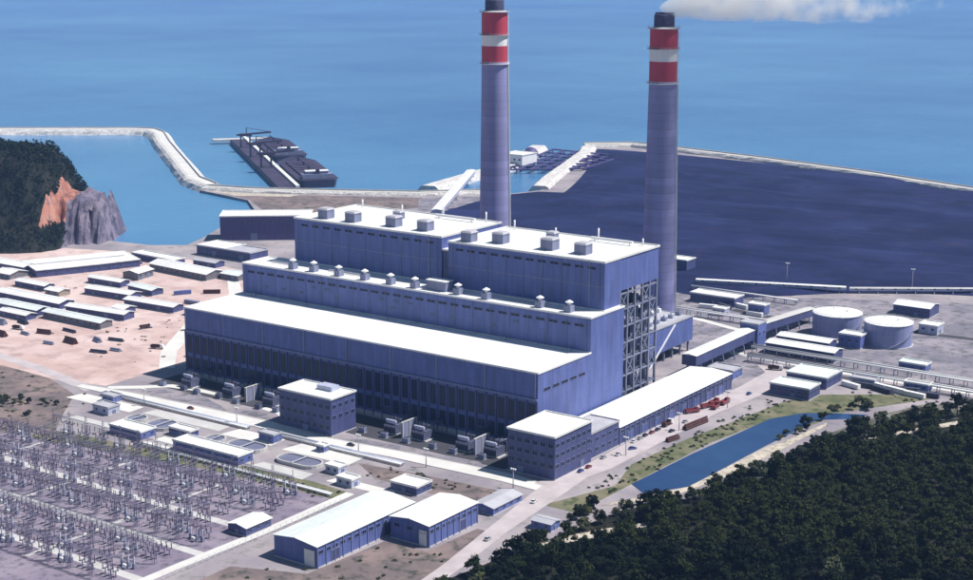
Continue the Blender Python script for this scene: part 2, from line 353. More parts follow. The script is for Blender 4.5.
# roads
strip('main_road', [(-275, -52), (-237, -49), (-141, -45), (-102, -48), (-51, -43), (-11, -41), (10, -40), (30, -42)], [6, 9, 11, 10, 10, 11, 11, 9], 0.09, road_m, kerb=True)
strip('access_road', [(33, -20), (37, -50), (44, -96), (52, -140), (60, -200)], [14, 13, 9, 8, 8], 0.12, pink_road)
strip('yard_road', [(30, -40), (36, 0), (35, 60), (34, 110), (38, 160), (36, 200), (20, 214)], [12, 13, 14, 16, 18, 18, 12], 0.105, pink_road)
strip('switchyard_road', [(-36, -98), (-35, -150), (-37, -205), (-38, -300)], 5, 0.07, road_m)
strip('switchyard_lane', [(-360, -153), (-250, -156), (-150, -158), (-38, -157)], 4.5, 0.06, conc)
strip('switchyard_lane', [(-360, -187), (-250, -187), (-150, -188), (-38, -188)], 4.5, 0.06, conc)
strip('switchyard_lane', [(-360, -219), (-250, -220), (-150, -220), (-38, -220)], 4.5, 0.06, conc)
strip('plant_road', [(-60, 330), (-18, 322), (60, 340), (160, 350)], 7, 0.07, asphalt)
strip('plant_road', [(-90, 300), (-30, 280), (-20, 228), (60, 222), (180, 224)], 6, 0.07, road_m)
strip('dirt_track', [(-262, 2), (-290, 30), (-330, 90), (-350, 150), (-430, 225)], [9, 10, 12, 10, 8], 0.07, road_m)
strip('dirt_track', [(-262, -54), (-320, -42), (-420, -30), (-520, 10)], [8, 8, 8, 7], 0.065, pink_road)
strip('service_road', [(-258, -46), (-243, -34), (-232, -23), (-214, -20), (-196, -20)], [6, 6, 6, 5, 4], 0.12, road_m)
strip('service_road', [(-130, -46), (-133, -34), (-146, -26), (-160, -24)], 4, 0.12, road_m)
for lx in (-92, -150, -208): strip('cross_lane', [(lx, -122), (lx - 3, -230)], 2.2, 0.05, conc)
sheet('dirt_patch', [(-20, -190), (10, -178), (13, -134), (34, -132), (36, -100), (42, -100), (48, -140), (54, -190), (50, -240), (-20, -240)], 0.04, scrub_m)
# gravel islands beside the main road
sheet('gravel_island', [(-237, -41), (-229, -30), (-205, -26), (-182, -34), (-172, -39)], 0.11, lawn_m)
sheet('gravel_island', [(-168, -38), (-160, -29), (-140, -28), (-134, -33), (-136, -38)], 0.11, lawn_m)
sheet('gravel_island', [(-92, -41), (-80, -34), (-60, -32), (-56, -37)], 0.11, lawn_m)
sheet('gravel_island', [(-46, -36), (-30, -30), (-14, -29), (-6, -34), (-20, -35)], 0.11, lawn_m)

# coal stockyard: long low windrows of coal
def bil(A, B, Cc, D, u, v):
    return [(A[k] * (1 - u) + B[k] * u) * (1 - v) + (D[k] * (1 - u) + Cc[k] * u) * v for k in (0, 1)]
cb = MB(); nu, nv = 150, 110; vs = []
wn_ = coal_m.node_tree; cb_ = wn_.nodes['Principled BSDF']; ctc = [n for n in wn_.nodes if n.type == 'TEX_COORD'][0]
cmp_ = wn_.nodes.new('ShaderNodeMapping'); cmp_.inputs['Rotation'].default_value = (0, 0, R(-14)); cmp_.inputs['Scale'].default_value = (0.012, 0.05, 1)
cn_ = wn_.nodes.new('ShaderNodeTexNoise'); cn_.inputs['Scale'].default_value = 1.0; cn_.inputs['Detail'].default_value = 7; cn_.inputs['Distortion'].default_value = 0.6
wn_.links.new(ctc.outputs['Object'], cmp_.inputs[0]); wn_.links.new(cmp_.outputs[0], cn_.inputs['Vector'])
cr2 = wn_.nodes.new('ShaderNodeValToRGB'); cr2.color_ramp.elements[0].position = .35; cr2.color_ramp.elements[1].position = .7
cr2.color_ramp.elements[0].color = (.55, .58, .72, 1); cr2.color_ramp.elements[1].color = (1.0, 1.0, 1.12, 1)
cmx = wn_.nodes.new('ShaderNodeMix'); cmx.data_type = 'RGBA'; cmx.blend_type = 'MULTIPLY'; cmx.inputs[0].default_value = 1
csrc = cb_.inputs['Base Color'].links[0].from_socket
wn_.links.new(cn_.outputs[0], cr2.inputs[0]); wn_.links.new(csrc, cmx.inputs[6]); wn_.links.new(cr2.outputs[0], cmx.inputs[7]); wn_.links.new(cmx.outputs[2], cb_.inputs['Base Color'])
A, B, Cc, D = (-335, 310), (330, 575), (300, 800), (-588, 1015)
for j in range(nv + 1):
    for i in range(nu + 1):
        u, v = i / nu, j / nv
        x, y = bil(A, B, Cc, D, u, v)
        y -= 52 * math.exp(-((x + 88) / 60) ** 2) * max(0, 1 - v * 4)
        y += v * 66 * math.sin(math.pi * min(1, u * 1.15)) ** .7 if u < .87 else 0
        if u < 0.3: x += 42 * math.sin(math.pi * v) * (0.3 - u) / 0.3
        e = min(1, min(u, 1 - u) / 0.03, min(v, 1 - v) / 0.04)
        ph = (v * 7.0 + 0.25 * noise.noise((x / 160, y / 160, 0))) % 1.0
        ridge = max(0, min(1, (0.5 - abs(ph - 0.5)) / 0.22) - 0.15)
        brk = max(0, min(1, (noise.noise((x / 130, v * 7 // 1 * 3.7, 4.2)) + 0.35) * 3))
        z = 0.15 + e * (4.0 * ridge * brk + 0.6 * (1 + noise.noise((x / 25, y / 25, 1))))
        vs.append((x, y, z))
cb.add(vs, [(j * (nu + 1) + i, j * (nu + 1) + i + 1, (j + 1) * (nu + 1) + i + 1, (j + 1) * (nu + 1) + i) for j in range(nv) for i in range(nu)])
stuff(cb.build('coal_stockpile', coal_m, smooth=True), 'wide dark stockpile of coal filling the yard behind the chimneys', 'coal')

# ------------------------------------------------------------------ headland on the left
def hill_pt(r, d):   # camera-side lateral / depth metres to plant axes
    c, s = math.cos(YAW), math.sin(YAW)
    return (396 + r * c - d * s, -598 + r * s + d * c)
def smooth(a, b, x):
    t = max(0, min(1, (x - a) / (b - a))); return t * t * (3 - 2 * t)
def hill_h(r, d):
    n = noise.fractal((r / 60, d / 60, 0.3), 1.0, 2.0, 5) * 7
    n2 = noise.fractal((r / 14, d / 14, 2.3), 1.0, 2.0, 5)
    cr_ = noise.voronoi((r / 11, d / 11, 1.7))[0][0] * 6
    main = 74 * smooth(-338, -385, r + n * 0.6) * smooth(1205, 1285, d) * (1 - smooth(1330, 1480, d))
    ledge = 1.5 * math.floor(noise.noise((r / 9, d / 9, 5.1)) * 3)
    spur = (37 + 2.0 * n2 + cr_ * .3 + ledge) * smooth(-313, -325, r + 1.5 * n2 + cr_ * .5) * smooth(1252, 1284, d + 3 * n2 + cr_ + 6 * noise.noise((r / 5, 0.2, 8.0))) * (1 - smooth(1330, 1360, d + 6 * n2)) * smooth(-420, -360, r)
    notch = 1 - 0.35 * smooth(4, 0, abs(r + 331 + n2 * 2))
    h = max(main + (n + 3.5 * n2) * min(1, main / 20), spur * notch)
    return h * 1.05 - 5.0 - 3 * smooth(-335, -322, r)
hb = MB(); hs = bmesh.new(); r0, r1, d0, d1 = -640, -296, 1175, 1480; st = 1.7
nr = int((r1 - r0) / st); nd = int((d1 - d0) / st); vs = []
for j in range(nd + 1):
    for i in range(nr + 1):
        r = r0 + i * st; d = d0 + j * st; x, y = hill_pt(r, d); vs.append((x, y, hill_h(r, d)))
hb.add(vs, [(j * (nr + 1) + i, j * (nr + 1) + i + 1, (j + 1) * (nr + 1) + i + 1, (j + 1) * (nr + 1) + i) for j in range(nd) for i in range(nr)])
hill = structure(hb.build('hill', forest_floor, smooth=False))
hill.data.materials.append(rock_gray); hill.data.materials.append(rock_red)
hill_tree_spots = []
for p in hill.data.polygons:
    i = p.index % nr; j = p.index // nr; r = r0 + (i + .5) * st; d = d0 + (j + .5) * st
    w = noise.noise((r / 20, d / 20, 7.7)) * 6
    z = p.center.z
    if r > -350 + w * 0.5: p.material_index = 1
    elif r > -364 + w * .9 and 18 < z < 62 + w * 1.5 and d < 1330: p.material_index = 2
    elif z > 1.0 and random.random() < 0.75: hill_tree_spots.append((p.center.x, p.center.y, z))

# ------------------------------------------------------------------ building kit
CACHE = {}
def win_meshes(w, h, fm):
    k = ('w', w, h, fm.name)
    if k not in CACHE:
        f = MB(); t = 0.18
        f.box(-w / 2 - t, w / 2 + t, -0.16, 0.02, -h / 2 - t, -h / 2).box(-w / 2 - t, w / 2 + t, -0.16, 0.02, h / 2, h / 2 + t)
        f.box(-w / 2 - t, -w / 2, -0.16, 0.02, -h / 2, h / 2).box(w / 2, w / 2 + t, -0.16, 0.02, -h / 2, h / 2)
        f.box(-0.06, 0.06, -0.13, 0.02, -h / 2, h / 2)
        g = MB().box(-w / 2 - 0.01, w / 2 + 0.01, -0.06, 0.01, -h / 2 - 0.01, h / 2 + 0.01)
        CACHE[k] = (f.mesh('window', fm), g.mesh('pane', glass))
    return CACHE[k]
def face_pos(face, w, d, t):
    return {'-y': ((t, -d / 2), 0), '+x': ((w / 2, t), math.pi / 2), '+y': ((-t, d / 2), math.pi), '-x': ((-w / 2, -t), -math.pi / 2)}[face]
def add_windows(root, w, d, face, n, z, ww, wh, fm=None, margin=0.0):
    fm = fm or trim
    L = (w if face[1] == 'y' else d) - 2 * margin
    for i in range(n):
        t = -L / 2 + L * (i + 0.5) / n
        (x, y), rz = face_pos(face, w, d, t)
        a, g = win_meshes(ww, wh, fm)
        o = put('window', a, root, (x, y, z), (0, 0, rz)); put('pane', g, o)
def add_door(root, w, d, face, t, dw, dh, m=None, z=0.0):
    m = m or trim; k = ('d', dw, dh, m.name)
    if k not in CACHE:
        b = MB(); n = max(3, int(dh / 0.6))
        for i in range(n): b.box(-dw / 2, dw / 2, -0.10 - 0.04 * (i % 2), 0.02, dh * i / n, dh * (i + 1) / n - 0.02)
        fr = MB().box(-dw / 2 - 0.25, -dw / 2, -0.22, 0.02, 0, dh).box(dw / 2, dw / 2 + 0.25, -0.22, 0.02, 0, dh).box(-dw / 2 - 0.25, dw / 2 + 0.25, -0.22, 0.02, dh, dh + 0.25)
        CACHE[k] = (b.mesh('door', m), fr.mesh('door_frame', steel))
    (x, y), rz = face_pos(face, w, d, t)
    o = put('door', CACHE[k][0], root, (x, y, z), (0, 0, rz)); put('door_frame', CACHE[k][1], o)
def add_columns(root, w, d, face, n, h, cw=0.5, cp=0.35, m=None, z0=0.0, ends=True):
    m = m or trim; k = ('c', h, cw, cp, m.name)
    if k not in CACHE: CACHE[k] = MB().box(-cw / 2, cw / 2, -cp, 0.02, 0, h).mesh('column', m)
    L = w if face[1] == 'y' else d
    for i in range(n + 1):
        t = -L / 2 + cw / 2 + (L - cw) * i / n
        (x, y), rz = face_pos(face, w, d, t)
        put('column', CACHE[k], root, (x, y, z0), (0, 0, rz))
def walls(root, poly, h, m, z0=0.0, name='wall'):
    b = MB(); n = len(poly)
    b.add([(x, y, z0) for x, y in poly] + [(x, y, h) for x, y in poly], [(i, (i + 1) % n, n + (i + 1) % n, n + i) for i in range(n)])
    b.add([(x, y, h - 0.05) for x, y in poly], [tuple(range(n))])
    return b.build(name, m, root)
def flat_roof(root, poly, h, m, over=0.35, par=0.7, fm=None):
    n = len(poly)
    def off(k):
        out = []
        for i in range(n):
            a, b, c = Vector(poly[i - 1]), Vector(poly[i]), Vector(poly[(i + 1) % n])
            d1 = (b - a).normalized(); d2 = (c - b).normalized()
            n1 = Vector((d1.y, -d1.x)); n2 = Vector((d2.y, -d2.x))
            q = (n1 + n2) / (1 + n1.dot(n2)); out.append((b.x + q.x * k, b.y + q.y * k))
        return out
    o, i_ = off(over), off(over - 0.45)
    r = MB(); r.prism(o, h, h + 0.35); rf = r.build('roof', m, root)
    p = MB()                                                       # parapet kerb round the edge
    for k in range(n):
        q = (k + 1) % n
        p.prism([o[k], o[q], i_[q], i_[k]], h + 0.352, h + 0.352 + par)
    p.build('parapet', fm or m, rf)
    return rf
def gable_roof(root, w, d, h, m, over=0.5, pitch=0.13, wallm=None):
    longx = w >= d; sw = (d if longx else w) / 2; rise = sw * pitch * 2 * 0.75
    L = (w if longx else d) / 2 + over; s2 = sw + over; drop = over * rise / sw
    b = MB()
    prof = [(-s2, h - drop), (0, h + rise), (s2, h - drop)]
    t = 0.22
    def P(l, q, z): return (l, q, z) if longx else (q, l, z)
    for (qa, za), (qb, zb) in ((prof[0], prof[1]), (prof[1], prof[2])):
        v = [P(-L, qa, za), P(L, qa, za), P(L, qb, zb), P(-L, qb, zb)]
        v2 = [(x, y, z + t) for x, y, z in v]
        b.add(v + v2, [(3, 2, 1, 0), (4, 5, 6, 7), (0, 1, 5, 4), (1, 2, 6, 5), (2, 3, 7, 6), (3, 0, 4, 7)])
    rf = b.build('roof', m, root)
    LL = (w if longx else d) / 2 - 0.02
    for sgn in (-1, 1):
        g = MB(); g.add([P(sgn * LL, -sw, h - 0.01), P(sgn * LL, sw, h - 0.01), P(sgn * LL, 0, h + rise - 0.02)], [(0, 1, 2)])
        g.build('gable_end', wallm, root)
    rd = MB(); rd.beam(P(-L, 0, h + rise + t), P(L, 0, h + rise + t), 0.5, 0.2); rd.build('ridge_cap', m, rf)
    return rf
def rect(w, d): return [(-w / 2, -d / 2), (w / 2, -d / 2), (w / 2, d / 2), (-w / 2, d / 2)]
def building(name, label, cat, x0, x1, y0, y1, h, wm, rm, roof='flat', rz=0.0, group=None, wins=(), doors=(), par=0.6, over=0.35, pitch=0.13):
    w, d = x1 - x0, y1 - y0
    t = thing(name, label, cat, ((x0 + x1) / 2, (y0 + y1) / 2, 0.0), rz, group)
    walls(t, rect(w, d), h, wm)
    pl = MB().prism(rect(w + 0.3, d + 0.3), 0, 0.5); pl.build('plinth', conc, t)
    if roof == 'flat': flat_roof(t, rect(w, d), h, rm, over, par)
    else: gable_roof(t, w, d, h, rm, over + 0.2, pitch, wm)
    for a in wins: add_windows(t, w, d, *a)
    for a in doors: add_door(t, w, d, *a)
    return t, w, d
def rail(b, pts, z, h=1.1, post=3.0):
    for a, c in zip(pts[:-1], pts[1:]):
        a = Vector((*a, z)); c = Vector((*c, z)); L = (c - a).length; n = max(1, int(L / post))
        b.beam(a + Vector((0, 0, h)), c + Vector((0, 0, h)), 0.09); b.beam(a + Vector((0, 0, h * .5)), c + Vector((0, 0, h * .5)), 0.06)
        for i in range(n + 1):
            p = a.lerp(c, i / n); b.beam(p, p + Vector((0, 0, h)), 0.08)

# ------------------------------------------------------------------ turbine hall
W, Dp, H = 243.0, 48.0, 39.0
th = thing('turbine_hall', 'long blue turbine hall with flat white roof in front of the boilers', 'power hall', (-121.5, 24, 0))
walls(th, rect(W, Dp - 0.1), H, clad)
flat_roof(th, rect(W, Dp - 0.1), H, roof_w, 0.4, 0.5)
NB = 40
add_columns(th, W, Dp - 0.1, '-y', NB, 25.5, 0.7, 0.6, clad_dk)
k = MB().box(-W / 2, W / 2, -0.85, 0.02, 0, 0.9)
put('band', MB().box(-W / 2, W / 2, -Dp / 2 - 0.85, -Dp / 2 + 0.04, 25.5, 26.6).mesh('band', trim), th)
put('plinth', MB().box(-W / 2 - 0.3, W / 2 + 0.3, -Dp / 2 - 0.5, -Dp / 2 + 0.04, 0, 2.2).mesh('plinth', conc), th)
for zc, hh in ((7.2, 7.0), (18.6, 10.5)):
    add_windows(th, W - 0.9, Dp - 0.1, '-y', NB, zc, 3.6, hh, clad_dk)
for i, hx in enumerate((-96, -34, 27, 88)): add_door(th, W, Dp - 0.1, '-y', hx, 5.2, 6.5, clad_dk, z=0)
add_windows(th, W, Dp - 0.1, '+x', 5, 30.0, 5.5, 1.6, trim, margin=4)
add_door(th, W, Dp - 0.1, '+x', -12, 7, 8, clad_dk)
for i in range(0, NB + 1, 5):
    x = -W / 2 + 1.4 + (W - 2.8) * i / NB; put('downpipe', MB().cyl((x, -Dp / 2 - 0.25, 26.6), (x, -Dp / 2 - 0.25, H), 0.16, n=6).mesh('downpipe', steel_lt), th)

# small roof ventilators
k = MB().lathe([(0.7, 0), (0.7, 0.9), (1.2, 1.0), (0.3, 1.6)], 10).mesh('roof_ventilator', steel_lt)
for i in range(12): put('roof_ventilator', k, th, (-W / 2 + 12 + i * 20, Dp / 2 - 3.0, H + 0.35))

# ------------------------------------------------------------------ heater bay behind it
poly = [(-243, 48), (0, 48), (0, 81), (-2.6, 81), (-2.6, 65.2), (-107.5, 65.2), (-107.5, 71.2), (-243, 71.2)]
hb_c = (-121.5, 58)
def loc(poly, c): return [(x - c[0], y - c[1]) for x, y in poly]
hbay = thing('heater_bay', 'blue middle tier with rooftop vents between turbine hall and boiler houses', 'power hall', (*hb_c, 0))
walls(hbay, loc(poly, hb_c), 57, clad2)
flat_roof(hbay, loc(poly, hb_c), 57, roof_w, 0.3, 0.6)
add_windows(hbay, 243, 20, '-y', 30, 53.0, 5.4, 1.4, trim, margin=3)
kp = MB().cyl((0, -0.22, 39.8), (0, -0.22, 57), 0.14, n=6).mesh('downpipe', steel)
for q in range(21): put('downpipe', kp, hbay, (-119 + q * 11.9, -10, 0))
for z_, n_ in ((45.5, 17), (49.5, 23)):
    lm = MB()
    for q in range(5): lm.box(-1.6, 1.6, -0.2, 0.02, -0.7 + q * 0.32, -0.55 + q * 0.32)
    lm = lm.mesh('louvre', steel)
    for q in range(n_): 
        if rnd(0, 1) < .5: put('louvre', lm, hbay, (-116 + q * 232 / n_, -10, z_))
# rooftop fan units with mushroom caps
fan_b = MB().box(-2.0, 2.0, -2.0, 2.0, 0, 3.4).mesh('roof_fan', duct)
fan_c = MB().lathe([(0.9, 3.4), (0.9, 4.6), (2.1, 4.9), (2.1, 5.3), (0.15, 6.4)], 14).mesh('fan_cap', white)
for x in (-207, -192, -172, -153, -134, -117, -88, -69, -35, -17):
    y = 53.5 + rnd(-1, 1)
    o = put('roof_fan', fan_b, hbay, (x - hb_c[0], y - hb_c[1], 57.36)); put('fan_cap', fan_c, o)
pent = MB().box(-6.5, 6.5, -3.2, 3.2, 0, 5.2).build('penthouse', duct, hbay); pent.location = (-103 - hb_c[0], 57.5 - hb_c[1], 57.36)
put('penthouse_roof', MB().box(-6.9, 6.9, -3.6, 3.6, 5.2, 5.7).mesh('penthouse_roof', roof_w), pent)
for x0, x1 in ((-230, -212), (-185, -160), (-60, -42)):
    MB().cyl((x0 - hb_c[0], 59.8 - hb_c[1], 58.3), (x1 - hb_c[0], 59.8 - hb_c[1], 58.3), 0.5, n=8).build('steam_pipe', steel_lt, hbay)

# ------------------------------------------------------------------ boiler houses
def boiler_house(label, x0, x1, y0, y1, h, vents, open_end):
    c = ((x0 + x1) / 2, (y0 + y1) / 2); w, d = x1 - x0, y1 - y0
    t = thing('boiler_house', label, 'boiler house', (*c, 0), 0, 'boiler houses')
    yf = 81.0
    if open_end:                                                    # front bay fully clad, rear bay clad only at the top
        walls(t, [(-w / 2, -d / 2), (w / 2, -d / 2), (w / 2, yf - c[1]), (-w / 2, yf - c[1])], h, clad2)
        walls(t, [(-w / 2, yf + 0.02 - c[1]), (w / 2 - 0.3, yf + 0.02 - c[1]), (w / 2 - 0.3, d / 2), (-w / 2, d / 2)], h - 0.02, clad2, z0=65, name='upper_wall')
        core = MB().box(-w / 2 + 1, w / 2 - 16, yf + 0.5 - c[1], d / 2 - 1, 0, 64.9); core.build('furnace', dark, t)
        n = 5; ys = [yf + 1.2 - c[1] + (d / 2 - 1.0 - (yf + 1.2 - c[1])) * i / n for i in range(n + 1)]
        for i, y in enumerate(ys):
            for xx in (w / 2 - 0.8, w / 2 - 14):
                put('steel_column', MB().box(-0.55, 0.55, -0.55, 0.55, 0, 65).mesh('steel_column', steel), t, (xx, y, 0))
        zs = [0.3, 9, 18, 27, 36, 45, 54.5, 63]
        for z in zs[1:]:
            put('floor_beam', MB().box(-0.4, 0.4, ys[0] - 0.3, ys[-1] + 0.3, -0.5, 0.3).mesh('floor_beam', steel), t, (w / 2 - 0.8, 0, z))
        for z in zs[1:-1]:
            put('floor_grating', MB().box(w / 2 - 14, w / 2 - 1.3, ys[0], ys[-1], -0.15, 0.1).mesh('floor_grating', dark), t, (0, 0, z))
            rb = MB(); rail(rb, [(0, ys[0]), (0, ys[-1])], 0.1); put('handrail', rb.mesh('handrail', steel_lt), t, (w / 2 - 1.5, 0, z))
        for i in range(n):
            for j, (za, zb) in enumerate(zip(zs[:-1], zs[1:])):
                if (i + j) % 3 == 0:
                    put('brace', MB().beam((0, ys[i], za), (0, ys[i + 1], zb), 0.45).beam((0, ys[i + 1], za), (0, ys[i], zb), 0.45).mesh('brace', steel), t, (w / 2 - 0.7, 0, 0))
        # ducts, risers and vessels that show between the columns
        for y, x, r, z0, z1 in ((ys[0] + 4, w / 2 - 6, 1.6, 2, 60), (ys[1] + 5, w / 2 - 8, 2.6, 20, 62), (ys[2] + 4, w / 2 - 5, 1.1, 0, 50), (ys[3] + 3, w / 2 - 7, 2.2, 8, 58), (ys[4] + 3, w / 2 - 5, 1.4, 0, 62)):
            put('riser', MB().cyl((x, y, z0), (x, y, z1), r, n=14).mesh('riser', duct, True), t)
        for k in range(13):
            y = rnd(ys[0] + 2, ys[-1] - 4); z = rnd(2, 52); s = rnd(1.5, 3.6)
            put('equipment_box', MB().box(-rnd(1.5, 3), rnd(1.2, 2.5), -s, s, 0, rnd(2, 5)).mesh('equipment_box', random.choice((duct, clad_lt, dark, steel_lt))), t, (w / 2 - rnd(4, 9), y, z))
    else:
        walls(t, rect(w, d), h, clad2)
    rf = flat_roof(t, rect(w, d), h, roof_w, 0.3, 0.7)
    add_windows(t, w, d, '-y', 12, h - 3.2, 5.0, 1.4, trim, margin=4)
    kp = MB().cyl((0, -0.22, 57.4 if True else 0), (0, -0.22, h), 0.14, n=6).mesh('downpipe', steel)
    for q in range(9): put('downpipe', kp, t, (-w / 2 + 3 + q * (w - 6) / 8, -d / 2, 0))
    MB().box(-w / 2 - .05, w / 2 + .05, -d / 2 - .14, -d / 2 + .02, 69.6, 70.2).build('joint_band', trim, t)
    lb_ = MB()
    for q in (-.3, .3): lb_.beam((w / 2 - 9 + q, -d / 2 - .35, 57.4), (w / 2 - 9 + q, -d / 2 - .35, h + 1), .12)
    for q in range(24): lb_.beam((w / 2 - 9.3, -d / 2 - .35, 58 + q), (w / 2 - 8.7, -d / 2 - .35, 58 + q), .08)
    lb_.build('ladder', steel_lt, t)
    for vx, vy, s in vents:
        b = MB().box(-s, s, -s * 0.9, s * 0.9, 0, s * 1.5)
        for q in range(4): b.box(-s - 0.15, s + 0.15, -s * 0.9 - 0.15, s * 0.9 + 0.15, s * 0.25 + q * s * 0.28, s * 0.34 + q * s * 0.28)
        o = put('roof_vent', b.mesh('roof_vent', duct), t, (vx - c[0], vy - c[1], h + 0.36))
        put('vent_hood', MB().prism(rect(2 * s + 1.0, 1.8 * s + 1.0), s * 1.5, s * 1.5 + 0.9, inset=0.25).mesh('vent_hood', roof_g), o)
    for k in range(4):                                              # exhaust pipes along the back edge
        x = -w / 2 + 8 + k * (w - 16) / 3
        put('exhaust_pipe', MB().cyl((x, d / 2 - 4, h), (x, d / 2 - 4, h + rnd(4, 8)), 0.5, n=10).mesh('exhaust_pipe', white, True), t)
    b = MB(); b.cyl((w * 0.12, d / 2 - 8, h + 2.2), (w * 0.38, d / 2 - 8, h + 2.2), 0.8, n=10); b.beam((w * 0.14, d / 2 - 8, h), (w * 0.14, d / 2 - 8, h + 2), 0.4); b.beam((w * 0.36, d / 2 - 8, h), (w * 0.36, d / 2 - 8, h + 2), 0.4)
    b.build('vent_pipe', white, t)
    return t
boiler_house('right blue boiler house with open steelwork showing under its end wall', -103, -2.8, 65.4, 122, 82.4,
             [(-95, 74, 3.4), (-78, 80, 3.6), (-46, 80, 3.8), (-25, 80, 3.6), (-60, 104, 2.6)], True)
boiler_house('left blue boiler house with four grey rooftop vent boxes', -222, -112, 71.4, 129, 83.0,
             [(-206, 82, 3.6), (-185, 82, 3.6), (-156, 84, 3.6), (-133, 84, 3.6), (-170, 106, 2.6)], False)
t, w, d = building('link_bay', 'narrow recessed blue bay between the two boiler houses', 'link building', -111.8, -103.2, 72, 118, 76, clad_dk, roof_w)

# ------------------------------------------------------------------ precipitator with inlet duct, behind the boilers
ep = thing('precipitator', 'box-shaped dust precipitator with pale roof at the foot of right chimney', 'precipitator', (-53, 190, 0))
walls(ep, rect(44, 54), 21.5, clad, z0=7, name='casing')
flat_roof(ep, rect(44, 54), 21.5, roof_g, 0.4, 0.4)
for i in range(6):
    for j in range(2):
        put('leg', MB().box(-0.5, 0.5, -0.5, 0.5, 0, 7).mesh('leg', steel), ep, (-20 + 40 * j, -25 + 10 * i, 0))
hop = MB().prism(rect(8.4, 8.4), 0, 4.2)
for i in range(5):
    for j in range(4):
        v = [(-4, -4, 0), (4, -4, 0), (4, 4, 0), (-4, 4, 0), (-.8, -.8, -4.5), (.8, -.8, -4.5), (.8, .8, -4.5), (-.8, .8, -4.5)]
        put('hopper', MB().add(v, [(0, 1, 2, 3), (7, 6, 5, 4), (0, 4, 5, 1), (1, 5, 6, 2), (2, 6, 7, 3), (3, 7, 4, 0)]).mesh('hopper', duct), ep, (-15 + 10 * j, -21 + 10.4 * i, 6.98))
for i in range(6):
    for j in range(3):
        put('rectifier', MB().box(-1.6, 1.6, -1.2, 1.2, 0, 2.2).cyl((0, 0, 2.2), (0, 0, 3.4), 0.4, n=8).mesh('rectifier', random.choice((white, duct, clad_lt))), ep, (-14 + 14 * j, -22 + 9 * i, 21.86))
put('stair', MB().beam((22.4, -26, 0), (22.4, 4, 21), 1.0, 0.4).mesh('stair', white), ep)
rb = MB(); rail(rb, [(-21.8, -26.8), (21.8, -26.8), (21.8, 26.8)], 22.3); rb.build('handrail', steel_lt, ep)
dk = thing('flue_duct', 'grey box duct joining right boiler house to the precipitator', 'duct', (-60, 142, 0))
put('casing', MB().box(-26, 22, -20.5, 20.5, 12, 34).mesh('casing', duct), dk)
for i in range(6):
    put('stiffener', MB().box(-26.3, 22.3, -0.25, 0.25, 11.7, 34.3).mesh('stiffener', steel), dk, (0, -18 + 7.2 * i, 0))
for xx in (-22, 0, 20):
    for yy in (-14, 14): put('leg', MB().box(-0.5, 0.5, -0.5, 0.5, 0, 12).mesh('leg', steel), dk, (xx, yy, 0))

# ------------------------------------------------------------------ chimneys
def chimney(label, x, y, zs):
    t = thing('chimney', label, 'chimney', (x, y, 0), 0, 'tall striped chimneys')
    ztop, z1, z2, z3, z4 = zs
    def rad(z): return 11.2 - 2.6 * min(1, z / 160) ** 0.8
    prof = [(rad(z), z) for z in [z4 * i / 14 for i in range(15)]]
    MB().lathe(prof, 48).build('shaft', stackc, t, True)
    for nm, a, b, m in (('red_band', z4, z3, red), ('white_band', z3, z2, white_band), ('red_band', z2, z1, red)):
        MB().lathe([(rad(a) + 0.02, a), (rad(b) + 0.02, b)], 48).build(nm, m, t, True)
    MB().lathe([(rad(z1) + 0.02, z1), (6.4, z1 + 0.6)], 48).build('cap_slab', conc, t)
    for k in range(2):
        o = MB().lathe([(3.2 - 0.2, ztop - 1.5), (3.2, ztop), (3.0, ztop)], 24).build('flue_lip', steel, t)
        o.location = (-3.1 + 6.2 * k, 0, 0)
    MB().lathe([(6.4, z1 + 0.3), (6.3, ztop - 2), (6.0, ztop - 1.2), (0.1, ztop - 1.2)], 32).build('flue_casing', soot, t, True)
    for z in (z4 - 1.0, z2 + 0.5, z1):
        r = rad(z); g = MB().lathe([(r, z - 0.5), (r + 1.5, z - 0.4), (r + 1.5, z), (r, z)], 40)
        for i in range(20):
            q = 2 * math.pi * i / 20; g.beam(((r + 1.4) * math.cos(q), (r + 1.4) * math.sin(q), z), ((r + 1.4) * math.cos(q), (r + 1.4) * math.sin(q), z + 1.1), 0.1)
        g.lathe([(r + 1.35, z + 1.0), (r + 1.45, z + 1.0), (r + 1.45, z + 1.12), (r + 1.35, z + 1.12)], 40)
        g.build('gallery', white if z < z3 else steel_lt, t)
    # white caged ladder and cable duct up the flank that faces right
    a = R(24); b = MB(); ca, sa = math.cos(a), math.sin(a)
    for i in range(40):
        z, zz = 3 + i * (z1 - 5) / 40, 3 + (i + 1) * (z1 - 5) / 40
        for q in (-0.35, 0.35):
            for o_ in (0.25, 0.9):
                b.beam(((rad(z) + o_) * ca - q * sa, (rad(z) + o_) * sa + q * ca, z), ((rad(zz) + o_) * ca - q * sa, (rad(zz) + o_) * sa + q * ca, zz), 0.15)
    b.build('ladder', white, t)
    cd = MB(); cd.beam(((rad(0) + .5) * math.cos(R(30)), (rad(0) + .5) * math.sin(R(30)), 1), ((rad(z4) + .5) * math.cos(R(30)), (rad(z4) + .5) * math.sin(R(30)), z4), 1.3, 0.9)
    cd.build('cable_duct', white, t)
    return t
chimney('right chimney trailing pale smoke, red and white bands below its dark top', -73, 248, (201.5, 192, 179, 171.8, 159.5))
chimney('left chimney cut by the top of the picture, red and white bands', -203, 251, (208, 199, 183.4, 176.6, 166))

